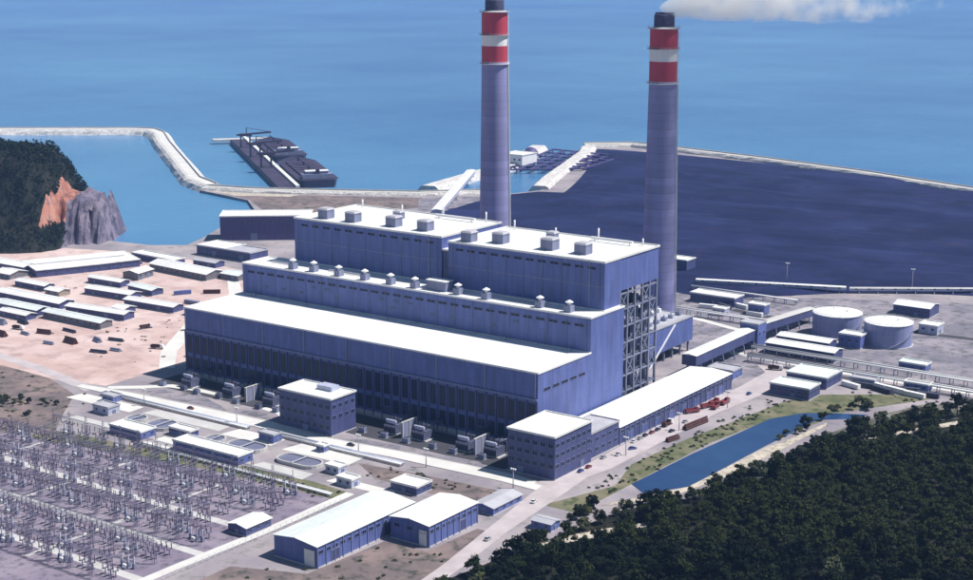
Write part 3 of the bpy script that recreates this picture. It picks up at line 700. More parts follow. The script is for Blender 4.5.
# ------------------------------------------------------------------ buildings around the hall
t, w, d = building('control_building', 'dark blue block with white roof at the right corner of turbine hall', 'building', 4, 30, -31, 1, 20.5, clad_dk, roof_w, over=0.6,
    wins=[('-y', 6, 16.5, 2.6, 2.0), ('-y', 6, 11.5, 2.6, 2.0), ('-y', 6, 6.5, 2.6, 2.0), ('+x', 7, 16.5, 2.6, 2.0), ('+x', 7, 11.5, 2.6, 2.0), ('+x', 7, 6.5, 2.6, 2.0)], doors=[('-y', -6, 3, 3.5), ('+x', 8, 3, 3.5)])
building('link_building', 'small dark link building between corner block and long low workshop', 'building', 11, 27.5, 1.4, 31, 12.5, clad_dk, roof_g,
    wins=[('+x', 5, 9, 2.4, 1.8), ('+x', 5, 4, 2.4, 1.8)])
t, w, d = building('workshop', 'long low workshop with white roof beside the red trucks', 'workshop', 2, 27.5, 31.6, 153, 9.2, clad_dk, roof_w, roof='gable', pitch=0.06,
    wins=[('+x', 24, 6.6, 3.0, 1.5)], doors=[('+x', -50 + 14 * i, 4.6, 4.6, clad) for i in range(8)])
add_columns(t, w, d, '+x', 24, 9.0, 0.4, 0.3, trim)
t, w, d = building('switchgear_building', 'blue block with white roof standing in the yard before turbine hall', 'building', -132, -97, -41, -22, 19.2, clad_dk, roof_w, over=0.5,
    wins=[('-y', 8, 15.2, 2.4, 2.2), ('-y', 8, 9.6, 2.4, 2.2), ('-y', 8, 4.4, 2.4, 2.2), ('+x', 4, 15.2, 2.4, 2.2), ('+x', 4, 9.6, 2.4, 2.2)], doors=[('-y', 0, 3.2, 3.4)])
put('plant_room', MB().box(-5, 5, -3, 3, 19.55, 22).mesh('plant_room', clad_lt), t, (4, 4, 0))
t, w, d = building('warehouse', 'larger white-roofed warehouse, longest roof near the bottom edge', 'warehouse', -13, 10, -172, -110, 9.2, clad, roof_mint, roof='gable', pitch=0.08, group='warehouses by the switchyard',
    wins=[('+x', 14, 6.4, 2.4, 1.4), ('-x', 14, 6.4, 2.4, 1.4)], doors=[('-y', 7.5, 5.5, 7.2, white), ('+x', -20, 4.5, 5, clad_dk), ('+x', 12, 4.5, 5, clad_dk)])
add_columns(t, w, d, '+x', 12, 9.0, 0.4, 0.3, trim)
t, w, d = building('warehouse', 'smaller white-roofed warehouse right of the longer one', 'warehouse', 12.5, 32.5, -129, -95, 9.4, clad, roof_w, roof='gable', pitch=0.08, group='warehouses by the switchyard',
    wins=[('+x', 9, 6.6, 2.2, 1.4), ('-y', 3, 6.4, 2.4, 1.4)], doors=[('-y', 7.0, 4.0, 7, white), ('+x', 6, 4.2, 5, clad_dk)])
add_columns(t, w, d, '+x', 8, 9.2, 0.4, 0.3, trim)
building('relay_hut', 'small white-roofed hut at the switchyard corner', 'hut', -47, -36.5, -164, -149, 4.0, clad_dk, roof_w, roof='gable', wins=[('+x', 3, 2.4, 1.6, 1.2)], doors=[('-y', 0, 1.6, 2.4)])
building('pump_hut', 'little flat white hut behind the two warehouses', 'hut', -24, -9, -84, -73, 3.8, clad_dk, roof_w, wins=[('+x', 3, 2.3, 1.5, 1.2)], doors=[('-y', 0, 1.6, 2.4)])
building('service_shed', 'low grey shed near the road junction beside the forest', 'shed', 22, 33, -84, -62, 3.4, clad, roof_g, roof='gable', wins=[('+x', 4, 2.0, 1.5, 1.1)], doors=[('-y', 0, 2.4, 2.6)])
# low white-roofed treatment buildings and basins beyond the switchyard
for lab, a in (('leftmost low white-roofed treatment building beside the switchyard', (-193, -170, -101, -91, 4.2)),
               ('longest low white-roofed treatment building beside the switchyard', (-147, -103, -101, -91, 4.6)),
               ('smallest white-roofed treatment building between the settling basins', (-167, -152, -85, -79, 3.6))):
    building('treatment_building', lab, 'building', *a[:4], a[4], clad, roof_w, group='water treatment buildings', wins=[('-y', 8, 2.6, 1.5, 1.2), ('+x', 2, 2.6, 1.5, 1.2)], doors=[('-y', 1, 1.6, 2.4)])
def basin(lab, x0, x1, y0, y1):
    w, d = x1 - x0, y1 - y0
    t = thing('settling_basin', lab, 'basin', ((x0 + x1) / 2, (y0 + y1) / 2, 0), 0, 'settling basins')
    def pill(w_, d_):
        r = d_ / 2; out = []
        for k in range(9): a = R(-90 + 180 * k / 8); out.append((w_ / 2 - r + r * math.cos(a), r * math.sin(a)))
        for k in range(9): a = R(90 + 180 * k / 8); out.append((-w_ / 2 + r + r * math.cos(a), r * math.sin(a)))
        return out
    o, i_ = pill(w, d), pill(w - 1.4, d - 1.4); b = MB(); n = len(o)
    for k in range(n):
        q = (k + 1) % n; b.prism([o[k], o[q], i_[q], i_[k]], 0, 1.8)
    b.build('rim', conc, t)
    MB().prism(i_, 0.1, 1.2).build('water', pool_m, t)
    put('walkway', MB().box(-0.6, 0.6, -d / 2, d / 2, 1.82, 2.0).mesh('walkway', steel_lt), t)
basin('rounded pale settling basin left of the smallest treatment building', -188, -170, -86, -71)
basin('nearly round settling basin right of the smallest treatment building', -146, -134, -86, -74)
basin('shallow grey-blue settling basin nearest the main road, left end', -204, -192, -84, -73)
basin('shallow settling basin right of the nearly round one', -131, -108, -84, -72)
basin('settling basin left of the small pump hut', -96, -70, -86, -74)
for lab, x, y, w, d, h in (('small pale pump house right of the settling basins', -60, -80, 8, 6, 3.5), ('small grey filter house by the road, behind the basins', -118, -63, 10, 6, 4), ('tiny white kiosk between road and settling basins', -86, -60, 5, 4, 3), ('small blue-walled pump house at the switchyard edge', -44, -90, 9, 6, 3.6), ('small lilac store left of the settling basins', -222, -78, 12, 8, 4), ('little white store by the road left end', -236, -62, 9, 6, 3.4)):
    building('pump_house', lab, 'hut', x - w / 2, x + w / 2, y - d / 2, y + d / 2, h, random.choice((clad, clad_lt)), random.choice((roof_w, roof_g)), wins=[('-y', 2, h * .6, 1.2, 1.0)], doors=[('+x', 0, 1.4, 2.2)])

for i, (x0, x1, y0, y1) in enumerate(((-262, -212, -72, -60), (-206, -150, -68, -58), (-146, -112, -70, -57), (-104, -62, -70, -56), (-232, -196, -100, -90), (-56, -20, -92, -84), (-168, -148, -104, -88), (-100, -66, -98, -88))):
    sheet('concrete_slab', [(x0, y0), (x1, y0 + 1), (x1 - 1, y1), (x0 + 2, y1 - 1)], 0.075 + 0.002 * i, (road_m, conc, road_m)[i % 3])
def ground_pipes(lab, x0, x1, y, n):
    t = thing('pipeline', lab, 'pipeline', ((x0 + x1) / 2, y, 0), 0, 'ground pipelines'); l = (x1 - x0) / 2
    for i in range(n): MB().cyl((-l, i * 1.3, 1.3), (l, i * 1.3, 1.3), 0.5, n=10).build('pipe', (white, steel_lt, clad_lt)[i % 3], t, True)
    k = MB().box(-0.3, 0.3, -0.7, n * 1.3 - 0.6, 0, 0.85).mesh('sleeper', conc); m_ = int(2 * l / 7)
    for i in range(m_ + 1): put('sleeper', k, t, (-l + 1 + (2 * l - 2) * i / m_, 0, 0))
ground_pipes('pale pipeline along the main road, before the settling basins', -250, -140, -57, 3)
ground_pipes('pale pipeline right of the switchgear block road, by the huts', -132, -40, -56.5, 3)
ground_pipes('pale pipeline at the switchyard edge behind the gantries', -168, -40, -107, 2)
# ------------------------------------------------------------------ left: camp of sheds
SHEDW = [clad_dk, cladding('cream_boards', (0.34, 0.29, 0.24), rib=0.4), cladding('grey_boards', (0.18, 0.18, 0.2), rib=0.4), clad_dk]
def shed(lab, x0, x1, y0, y1, h=4.6, rm=None, rz=0.0, grp='camp sheds', wm=None):
    w, d = x1 - x0, y1 - y0; L = max(w, d)
    f = '-y' if w >= d else '+x'
    t, w, d = building('shed', lab, 'shed', x0, x1, y0, y1, h, wm or random.choice(SHEDW), rm or roof_w, roof='gable', rz=R(rz), group=grp, over=0.6, pitch=0.16,
             wins=[(f, max(2, int(L / 6)), h * 0.6, 1.8, 1.2)], doors=[(f, L * 0.2, 2.6, 3.0), (f, -L * 0.3, 1.4, 2.4)])
    return t
shed('long shed cut by left edge, second row of the camp', -500, -432, 63, 76, 4.6)
shed('long shed in the nearest row, left of the bare dirt', -423, -366, 42, 52, 4.6, roof_mint)
shed('shed behind the nearest right-hand one, beside stacked material', -424, -372, 64, 74, 4.6, roof_w, 6)
shed('nearest left-hand shed, its pale roof cut by left edge', -474, -428, 41, 52, 4.6, roof_mint)
shed('short shed below the nearest left-hand one', -452, -424, 29, 37, 4.0)
shed('small shed at far left of the third row', -520, -487, 95, 104, 4.2)
shed('tiny hut between second and third shed rows', -479, -464, 89, 99, 4.0)
shed('square hut at the right end of second row', -396, -384, 78, 88, 4.4)
shed('low shed far left under the dark hill', -600, -552, 128, 142, 4.6)
shed('shed at the foot of the hill beside big canteen', -558, -540, 106, 122, 4.2)
shed('small bright shed standing in the middle of the dirt yard', -476, -462, 158, 176, 5.6, roof_w, 10)
shed('long shed on the right of the big canteen roof', -484, -418, 190, 208, 5.0, roof_w, -4)
shed('short pale shed by the shore, right of the long one', -416, -398, 200, 214, 4.4, roof_mint)
shed('shed near the shore behind the long one', -470, -446, 224, 234, 4.4, roof_g)
shed('long shed behind the second camp row, right part', -408, -362, 100, 110, 4.4, roof_w, 3)
shed('shed left of the long one behind the second row', -458, -414, 108, 119, 4.6, roof_w, 4)
shed('short shed in the middle of the camp yard', -440, -412, 130, 140, 4.4, roof_mint, -6)
shed('small shed right of the camp, nearest the heater bay', -352, -328, 104, 113, 4.2, roof_w, 8)
shed('narrow shed below the long shed and big canteen', -486, -452, 134, 143, 4.4, roof_w, 2)
shed('small shed at the left end of the first row, by the picture edge', -520, -486, 40, 50, 4.4, roof_w)
t = thing('canteen_hall', 'largest white roof among the sheds, below the red cliff', 'hall', (-533, 172, 0), R(-24))
walls(t, [(-20, -44), (22, -44), (22, 4), (20, 36), (-20, 36)], 5.2, clad_dk)
flat_roof(t, [(-20, -44), (22, -44), (22, 4), (20, 36), (-20, 36)], 5.2, roof_w, 0.6, 0.3)
add_windows(t, 44, 80, '+x', 10, 3.0, 1.8, 1.3); add_door(t, 40, 88, '-y', 0, 3, 3)
ridge = MB().box(-0.6, 0.6, -40, 30, 5.56, 6.2); ridge.build('roof_monitor', roof_g, t)
building('annex', 'narrow white-roofed annex right of the largest shed roof', 'shed', -528, -478, 212, 224, 4.6, clad_dk, roof_w, rz=R(-3), wins=[('-y', 9, 2.8, 1.6, 1.2)], doors=[('-y', 3, 1.5, 2.4)])
# waterside store, left of the boilers, and the low one before it
t, w, d = building('coal_store', 'dark purple store with white roof by the harbour, left of boilers', 'store', -38, 38, -15, 15, 20.5, clad_purple, roof_w, over=0.5, wins=[('-y', 10, 16, 3, 1.2)], doors=[('-y', -10, 5, 6)])
t.location = (-505, 344, 0); t.rotation_euler.z = R(39)
building('transit_shed', 'low white and grey roofed shed below the purple harbour store', 'shed', -499, -468, 256, 280, 7.5, clad_dk, roof_w, wins=[('-y', 6, 4.5, 2.4, 1.2)], doors=[('-y', 4, 4, 4.5)])
building('transit_shed', 'grey-roofed shed joined to the right of the white one by the harbour', 'shed', -467.6, -440, 256, 276, 7.2, clad_dk, roof_g, wins=[('-y', 5, 4.5, 2.4, 1.2)], doors=[('-y', 4, 4, 4.5)])

# ------------------------------------------------------------------ right: tanks and small plant buildings
def tank(lab, x, y, r, h):
    t = thing('storage_tank', lab, 'tank', (x, y, 0), 0, 'storage tanks')
    MB().lathe([(r + 0.6, 0), (r + 0.6, 0.4), (r, 0.4)], 48).build('base_ring', conc, t)
    for i in range(5):
        MB().lathe([(r - 0.03 * i, 0.4 + (h - .4) * i / 5), (r - 0.03 * i, 0.4 + (h - .4) * (i + 1) / 5)], 48).build('shell_course', clad_tank, t, True)
    MB().lathe([(r + 0.25, h - 0.1), (r + 0.25, h + 0.25), (r, h + 0.3), (r * 0.6, h + 1.1), (0.05, h + 1.7)], 48).build('roof', roof_w, t, True)
    s = MB(); n = 26
    for i in range(n):
        a = R(-70) + R(110) * i / n; z = 0.5 + (h - 0.6) * i / n
        s.add([((r + q) * math.cos(a + e), (r + q) * math.sin(a + e), z + zz) for q, e, zz in ((0, 0, 0), (1, 0, 0), (1, .05, 0), (0, .05, 0), (0, 0, .12), (1, 0, .12), (1, .05, .12), (0, .05, .12))],
              [(0, 3, 2, 1), (4, 5, 6, 7), (0, 1, 5, 4), (1, 2, 6, 5), (2, 3, 7, 6), (3, 0, 4, 7)])
    s.build('stair', steel_lt, t)
    g = MB().lathe([(r + 0.1, h + 1.3), (r + 0.2, h + 1.3), (r + 0.2, h + 1.42), (r + 0.1, h + 1.42)], 48)
    for i in range(24):
        a = 2 * math.pi * i / 24; g.beam(((r + .15) * math.cos(a), (r + .15) * math.sin(a), h + 0.2), ((r + .15) * math.cos(a), (r + .15) * math.sin(a), h + 1.4), 0.09)
    g.build('handrail', white, t)
    b = MB().cyl((r * 0.4, 0, h + 0.9), (r * 0.4, 0, h + 2.4), 0.35, n=8).cyl((-r * 0.3, r * .3, h + 0.9), (-r * 0.3, r * .3, h + 2.0), 0.3, n=8); b.build('vent', steel_lt, t)
clad_tank = cladding('tank_steel', (0.29, 0.32, 0.54), rib=6.0, panel=3.0)
tank('left of the two round oil tanks, white domed roof', 24.5, 307, 15.4, 14.2)
tank('right of the two round oil tanks, white domed roof', 60, 302.5, 14.8, 14.2)
building('pump_station', 'small box-shaped pump station between the two oil tanks', 'building', 38, 52, 278, 288, 8, clad, roof_w, wins=[('-y', 3, 5, 1.6, 1.2)], doors=[('+x', 0, 2, 2.6)])
building('plant_office', 'white-roofed building alone at the edge of the coal yard', 'building', -96, -62, 336, 350, 6.0, clad_dk, roof_w, wins=[('-y', 8, 3.6, 1.8, 1.4)], doors=[('-y', 1, 1.8, 2.5)])
building('stores_building', 'front long white-roofed store before the left oil tank', 'store', 8, 52, 238, 251, 6.4, clad_dk, roof_w, roof='gable', wins=[('-y', 10, 4, 2, 1.2), ('+x', 2, 4, 2, 1.2)], doors=[('-y', -8, 3.4, 4)])
building('stores_building', 'rear long white-roofed store close to the left oil tank', 'store', 6, 40, 258, 270, 6.4, clad_dk, roof_w, roof='gable', wins=[('-y', 8, 4, 2, 1.2)], doors=[('-y', 6, 3.4, 4)])
building('canal_house', 'pale green roofed house above the canal, farther of the pair', 'building', 47, 71, 183, 204, 6.2, clad_dk, roof_mint, wins=[('-y', 6, 4, 1.8, 1.3), ('+x', 5, 4, 1.8, 1.3)], doors=[('-y', 2, 1.6, 2.5)])
building('canal_house', 'pale green roofed house above the canal, nearer of the pair', 'building', 49, 72, 157, 172, 6.2, clad_dk, roof_mint, wins=[('-y', 6, 4, 1.8, 1.3), ('+x', 4, 4, 1.8, 1.3)], doors=[('-y', 2, 1.6, 2.5)])
building('compressor_house', 'white-roofed house behind the right oil tank', 'building', 33, 58, 382, 400, 6.6, clad_dk, roof_w, roof='gable', wins=[('-y', 5, 4, 1.8, 1.3)], doors=[('-y', 3, 2, 2.6)])
building('pump_house', 'small pale pump house right of the right oil tank', 'hut', 66, 78, 340, 352, 5.5, clad_lt, roof_w, wins=[('-y', 2, 3.4, 1.4, 1.2)], doors=[('+x', 0, 1.6, 2.4)])
for i, (lab, x, y, w, d, h) in enumerate((('grey-roofed workshop by the conveyor gallery foot', 12, 176, 16, 12, 5), ('small white hut on the lilac apron below the coal yard', -60, 312, 9, 7, 4.5), ('dark little substation behind the conveyor gallery', -40, 328, 12, 8, 7), ('small store right of the pipe racks', 96, 252, 16, 9, 4.5), ('pale low hut beside the pipe racks, right of canal houses', 84, 206, 14, 7, 3.6), ('small white hut at the far right below the pipes', 112, 214, 14, 7, 3.8), ('little hut beneath the right boiler, by the precipitator road', -14, 200, 8, 8, 4.5))):
    building('hut', lab, 'hut', x - w / 2, x + w / 2, y - d / 2, y + d / 2, h, random.choice((clad_dk, clad, clad_lt)), (roof_g, roof_w, roof_w, roof_mint)[i % 4], wins=[('-y', 3, h * .6, 1.4, 1.1)], doors=[('+x', 0, 1.5, 2.3)])

# conveyor gallery from the coal yard towards the boilers
def gallery(name, lab, p, q, w, h, sup, side, top):
    p, q = Vector(p), Vector(q); m = (p + q) / 2; L = (q - p).length
    t = thing(name, lab, 'conveyor', (m.x, m.y, 0), math.atan2(q.y - p.y, q.x - p.x))
    l = math.hypot(q.x - p.x, q.y - p.y) / 2
    def z(s): return p.z + (q.z - p.z) * (s + l) / (2 * l)
    MB().add([(-l, -w / 2, p.z), (-l, w / 2, p.z), (-l, w / 2, p.z + h), (-l, -w / 2, p.z + h), (l, -w / 2, q.z), (l, w / 2, q.z), (l, w / 2, q.z + h), (l, -w / 2, q.z + h)],
             [(0, 3, 2, 1), (4, 5, 6, 7), (0, 1, 5, 4), (1, 2, 6, 5), (3, 0, 4, 7)]).build('casing', side, t)
    MB().add([(-l, -w / 2 - .4, p.z + h), (-l, 0, p.z + h + .8), (-l, w / 2 + .4, p.z + h), (l, -w / 2 - .4, q.z + h), (l, 0, q.z + h + .8), (l, w / 2 + .4, q.z + h)],
             [(0, 1, 4, 3), (1, 2, 5, 4), (0, 2, 1), (3, 4, 5)]).build('roof', top, t)
    n = max(2, int(2 * l / 9)); km = MB().box(-0.9, 0.9, -0.06, 0.06, 0, 1.1).mesh('window', glass)
    for i in range(n):
        s = -l + 2 * l * (i + .5) / n
        put('window', km, t, (s, -w / 2 - 0.02, z(s) + h * 0.5), (0, -math.atan2(q.z - p.z, 2 * l), 0))
    for i in range(sup):
        s = -l + 2 * l * (i + .5) / sup
        b = MB().beam((s, -w / 2 - 1, 0), (s, -w / 2 + .5, z(s)), 0.6).beam((s, w / 2 + 1, 0), (s, w / 2 - .5, z(s)), 0.6).beam((s, -w / 2, z(s) * .5), (s, w / 2, z(s) * .5), 0.4)
        b.build('trestle', steel, t)
    return t
gallery('conveyor_gallery', 'long conveyor gallery with pale roof climbing from the coal yard to workshop end', (-4, 330, 4.0), (-6, 250, 8), 7, 5, 5, clad_dk, conc)
gallery('conveyor_gallery', 'near half of the conveyor gallery, ending behind the long workshop', (-6, 248, 6), (-4, 162, 7), 9, 6, 6, clad_dk, roof_w)
gallery('yard_conveyor', 'thin pale conveyor line crossing the front of the coal yard', (-118, 386, 2.2), (-18, 424, 2.2), 3, 2.2, 12, clad_lt, roof_w)
gallery('yard_conveyor', 'thin pale conveyor line at the coal yard, right half behind tanks', (-16, 425, 2.0), (160, 545, 2.0), 2.4, 1.8, 16, clad_lt, conc)
building('sampling_house', 'small white-roofed house in the coal yard right of the right chimney', 'building', -166, -144, 420, 434, 9, clad_dk, roof_w, wins=[('-y', 4, 6, 1.6, 1.2)], doors=[('-y', 3, 1.6, 2.4)])
building('transfer_tower', 'small blue transfer tower halfway along the conveyor gallery', 'tower', -12, 0, 243, 255, 15, clad, roof_g, wins=[('-y', 2, 9, 1.6, 1.4), ('+x', 2, 9, 1.6, 1.4)])
gallery('conveyor_gallery', 'white conveyor on the shore running out behind the left chimney', (-452, 512, 2.0), (-575, 735, 3.5), 9, 4, 9, clad_lt, roof_w)
building('transfer_tower', 'white transfer house on the dyke beside the left chimney', 'tower', -600, -572, 828, 858, 13, white, roof_w, over=0.6, wins=[('-y', 4, 8, 2.4, 1.6)], doors=[('-y', 0, 3, 4)])
t = thing('dome_hut', 'small dark domed hut beyond the white transfer house', 'dome', (-598, 884, 0))
MB().lathe([(9, 0), (9, 6)], 24).build('drum', clad_lt, t, True); MB().lathe([(9.3, 6), (8.6, 10), (6, 13), (2.5, 14.8), (0.05, 15.2)], 24).build('dome', clad_purple, t, True)

# pipe racks
def pipe_rack(lab, x0, x1, y, n, h):
    t = thing('pipe_rack', lab, 'pipe rack', ((x0 + x1) / 2, y, 0), 0, 'pipe racks'); l = (x1 - x0) / 2
    for i in range(n):
        yy = -n * 0.8 + 1.6 * (i + .5); r = (0.6, 0.45, 0.7, 0.5)[i % 4]
        MB().cyl((-l, yy, h + r), (l, yy, h + r), r, n=10).build('pipe', (white, steel_lt, conc, duct)[i % 4], t, True)
    k = MB().beam((0, -n * .8, 0), (0, -n * .8, h), 0.4).beam((0, n * .8, 0), (0, n * .8, h), 0.4).beam((0, -n * .8 - .3, h - 0.2), (0, n * .8 + .3, h - 0.2), 0.4).mesh('support', steel)
    m = int(2 * l / 8)
    for i in range(m + 1): put('support', k, t, (-l + 1 + (2 * l - 2) * i / m, 0, 0))
pipe_rack('rear pipe rack running right from the conveyor gallery', 2, 190, 233, 4, 4.2)
pipe_rack('front pipe rack below the long white stores', 8, 190, 214, 3, 3.4)
pipe_rack('pipe rack on the apron under the lone white-roofed building', -110, -12, 298, 3, 3.6)
pipe_rack('pipe rack along the edge of the coal yard, left', -112, -30, 368, 2, 3.0)

# light masts
def mast(x, y, h, lab, grp='light masts'):
    t = thing('light_mast', lab, 'light mast', (x, y, 0), 0, grp)
    MB().cyl((0, 0, 0), (0, 0, h), 0.28, 0.14, n=8).build('pole', steel_lt, t, True)
    o = MB().box(-1.4, 1.4, -0.25, 0.25, h - 0.3, h).build('crossbar', steel_lt, t)
    for k in (-1, 0, 1): put('lamp', MB().box(-0.35, 0.35, -0.35, 0.35, -0.25, 0.25).mesh('lamp', white), o, (k * 1.1, 0, h + 0.25))
mast(-62, 420, 17, 'tall pale light mast alone at the front of the coal yard')
mast(20, 452, 17, 'light mast at the coal yard road, right of tanks')
for i, (x, y) in enumerate(((38, 20), (40, 70), (42, 120), (20, -50), (-30, -50), (-70, -52), (-150, -54), (-215, -58))):
    mast(x, y, 9, f'slim street lamp along the main road, {ORD[i]} counted from the workshop' if i > 2 else f'slim street lamp beside the workshop yard, {ORD[i]} from the corner block', 'street lamps')

# ------------------------------------------------------------------ transformers before the hall
def transformer():
    t = thing('transformer', '', 'transformer')
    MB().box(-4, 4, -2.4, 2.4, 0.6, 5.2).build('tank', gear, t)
    MB().box(-5, 5, -3.4, 3.4, 0, 0.6).build('plinth', conc, t)
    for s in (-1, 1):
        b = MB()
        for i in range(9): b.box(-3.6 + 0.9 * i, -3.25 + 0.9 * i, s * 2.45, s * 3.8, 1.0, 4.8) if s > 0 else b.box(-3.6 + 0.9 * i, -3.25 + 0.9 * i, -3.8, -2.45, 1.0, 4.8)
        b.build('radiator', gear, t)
    MB().cyl((-3.6, -1.5, 6.6), (2.6, -1.5, 6.6), 0.75, n=14).beam((-2.5, -1.5, 5.2), (-2.5, -1.5, 6.2), 0.3).beam((1.6, -1.5, 5.2), (1.6, -1.5, 6.2), 0.3).build('conservator', clad_lt, t)
    k = MB()
    pr = [(0.35, 5.2)]
    for i in range(7): pr += [(0.45, 5.5 + i * .45), (0.25, 5.7 + i * .45)]
    km = MB().lathe(pr, 10).mesh('bushing', porcelain, True)
    for i in (-1, 0, 1): put('bushing', km, t, (i * 2.3, 0.9, 0))
    return t
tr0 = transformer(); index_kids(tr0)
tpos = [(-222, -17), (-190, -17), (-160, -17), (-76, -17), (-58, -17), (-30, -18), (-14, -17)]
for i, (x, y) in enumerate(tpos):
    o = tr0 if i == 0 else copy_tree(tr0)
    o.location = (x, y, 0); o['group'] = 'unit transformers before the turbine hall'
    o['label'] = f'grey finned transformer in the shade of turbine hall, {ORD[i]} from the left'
for i, (x, y) in enumerate(((-175, -16), (-67, -16), (-22, -16))):
    t = thing('fire_wall', f'concrete fire wall between transformers, {ORD[i]} from the left', 'wall', (x, y, 0), 0, 'fire walls')
    MB().box(-0.3, 0.3, -6, 6, 0, 8).build('panel', duct, t); MB().box(-0.5, 0.5, -6.2, 6.2, 8, 8.3).build('coping', conc, t)
    for yy in (-5.6, 0, 5.6): MB().box(-0.6, 0.6, yy - .3, yy + .3, 0, 7.9).build('pier', conc, t)

for i, (x, y) in enumerate(tpos):
    t = thing('bus_duct', f'triple pale bus duct from hall wall to transformer, {ORD[i]} from the left', 'bus duct', (x, -7, 0), 0, 'bus ducts')
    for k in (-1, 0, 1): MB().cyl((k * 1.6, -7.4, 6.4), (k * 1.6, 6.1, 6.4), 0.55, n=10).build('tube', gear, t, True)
    for yy in (-3, 3): MB().beam((-2.6, yy, 0), (-2.6, yy, 5.8), 0.3).beam((2.6, yy, 0), (2.6, yy, 5.8), 0.3).beam((-2.8, yy, 5.7), (2.8, yy, 5.7), 0.3).build('support_frame', steel, t)
for i in range(16):
    x = -236 + i * 14.6 + rnd(-2, 2)
    if -136 < x < -93: continue
    t = thing('cooler_unit', f'small grey cooler cabinet along the shaded apron, {ORD[min(i, 13)] if i < 14 else ("next to last", "last")[i - 14]} from the left', 'cabinet', (x, -25.5 + rnd(-1.5, 1), 0.06), 0, 'cooler cabinets')
    MB().box(-1.8, 1.8, -1.1, 1.1, 0.2, 2.6).build('body', random.choice((duct, gear, steel)), t); MB().cyl((-.8, 0, 2.6), (-.8, 0, 3.0), .6, n=12).cyl((.8, 0, 2.6), (.8, 0, 3.0), .6, n=12).build('fan_ring', dark, t); MB().box(-1.9, 1.9, -1.2, 1.2, 0, 0.2).build('base', conc, t)
# ------------------------------------------------------------------ switchyard
def lattice(b, p, q, w0, w1, n, t=0.11):
    p, q = Vector(p), Vector(q); d = (q - p).normalized()
    a = d.cross(Vector((0, 0, 1)));
    if a.length < 1e-3: a = Vector((1, 0, 0))
    a.normalize(); c = a.cross(d).normalized(); ring = []
    for i in range(n + 1):
        f = i / n; w = (w0 * (1 - f) + w1 * f) / 2; m = p.lerp(q, f)
        ring.append([m + a * (w * sx) + c * (w * sy) for sx, sy in ((-1, -1), (1, -1), (1, 1), (-1, 1))])
    for k in range(4): b.beam(ring[0][k], ring[-1][k], t)
    for i in range(n):
        for k in range(4):
            k2 = (k + 1) % 4
            b.beam(ring[i][k], ring[i + 1][k2], t * 0.7)
def gantry_proto():
    t = thing('gantry', '', 'gantry'); w, h = 11.6, 10.5
    for s in (-1, 1):
        b = MB(); lattice(b, (s * w / 2, 0, 0), (s * w / 2, 0, h), 1.5, 0.9, 8); b.beam((s * w / 2, 0, h), (s * w / 2, 0, h + 3), 0.22); b.build('column', yard_steel, t)
    b = MB(); lattice(b, (-w / 2 + .4, 0, h - .6), (w / 2 - .4, 0, h - .6), 1.0, 1.0, 9); b.build('beam', yard_steel, t)
    pr = [(0.06, 0)]
    for i in range(6): pr += [(0.26, -0.3 - i * .4), (0.08, -0.5 - i * .4)]
    km = MB().lathe(pr, 6).mesh('insulator_string', porcelain)
    for k in (-1, 0, 1): put('insulator_string', km, t, (k * 3.6, 0, h - 1.1))
    return t
def switch_proto():
    t = thing('disconnect_switch', '', 'switchgear')
    for k in (-1, 0, 1):
        o = put('support', MB().beam((0, 0, 0), (0, 0, 2.6), 0.35).box(-0.5, 0.5, -1.4, 1.4, 2.6, 2.8).mesh('support', yard_steel), t, (k * 3.0, 0, 0))
        for s in (-1, 1):
            pr = [(0.16, 2.8)]
            for i in range(5): pr += [(0.28, 3.0 + i * .42), (0.15, 3.2 + i * .42)]
            put('post_insulator', MB().lathe(pr, 6).mesh('post_insulator', porcelain), o, (0, s * 1.2, 0))
    MB().beam((-3.4, 0, 5.3), (3.4, 0, 5.3), 0.1).build('busbar', yard_steel, t)
    return t
def breaker_proto():
    t = thing('circuit_breaker', '', 'switchgear')
    for k in (-1, 0, 1):
        pr = [(0.3, 2.2)]
        for i in range(7): pr += [(0.42, 2.4 + i * .45), (0.24, 2.6 + i * .45)]
        o = put('pole_column', MB().lathe(pr, 8).mesh('pole_column', clad_lt), t, (k * 3.4, 0, 0))
        put('interrupter', MB().cyl((0, -1.3, 5.8), (0, 1.3, 5.8), 0.3, n=8).mesh('interrupter', porcelain), o)
        put('stand', MB().box(-0.6, 0.6, -0.6, 0.6, 0, 2.2).mesh('stand', steel), t, (k * 3.4, 0, 0))
    MB().box(-0.8, 0.8, -2.4, -1.6, 0.2, 2.0).build('cabinet', white, t)
    return t
g0, s0, b0 = gantry_proto(), switch_proto(), breaker_proto()
for p in (g0, s0, b0): index_kids(p)
first = {id(g0): True, id(s0): True, id(b0): True}
def place(proto, x, y, lab, grp):
    if first[id(proto)]: o = proto; first[id(proto)] = False
    else: o = copy_tree(proto)
    o.location = (x, y, 0); o['label'] = lab; o['group'] = grp
    return o
rowname = ['farthest', 'second farthest', 'third farthest', 'fourth farthest', 'fifth farthest', 'middle', 'fifth nearest', 'fourth nearest', 'third nearest', 'second nearest', 'nearest']
gy = [-118, -127, -138, -149, -164, -174, -182, -196, -206, -214, -228]
wires = MB()
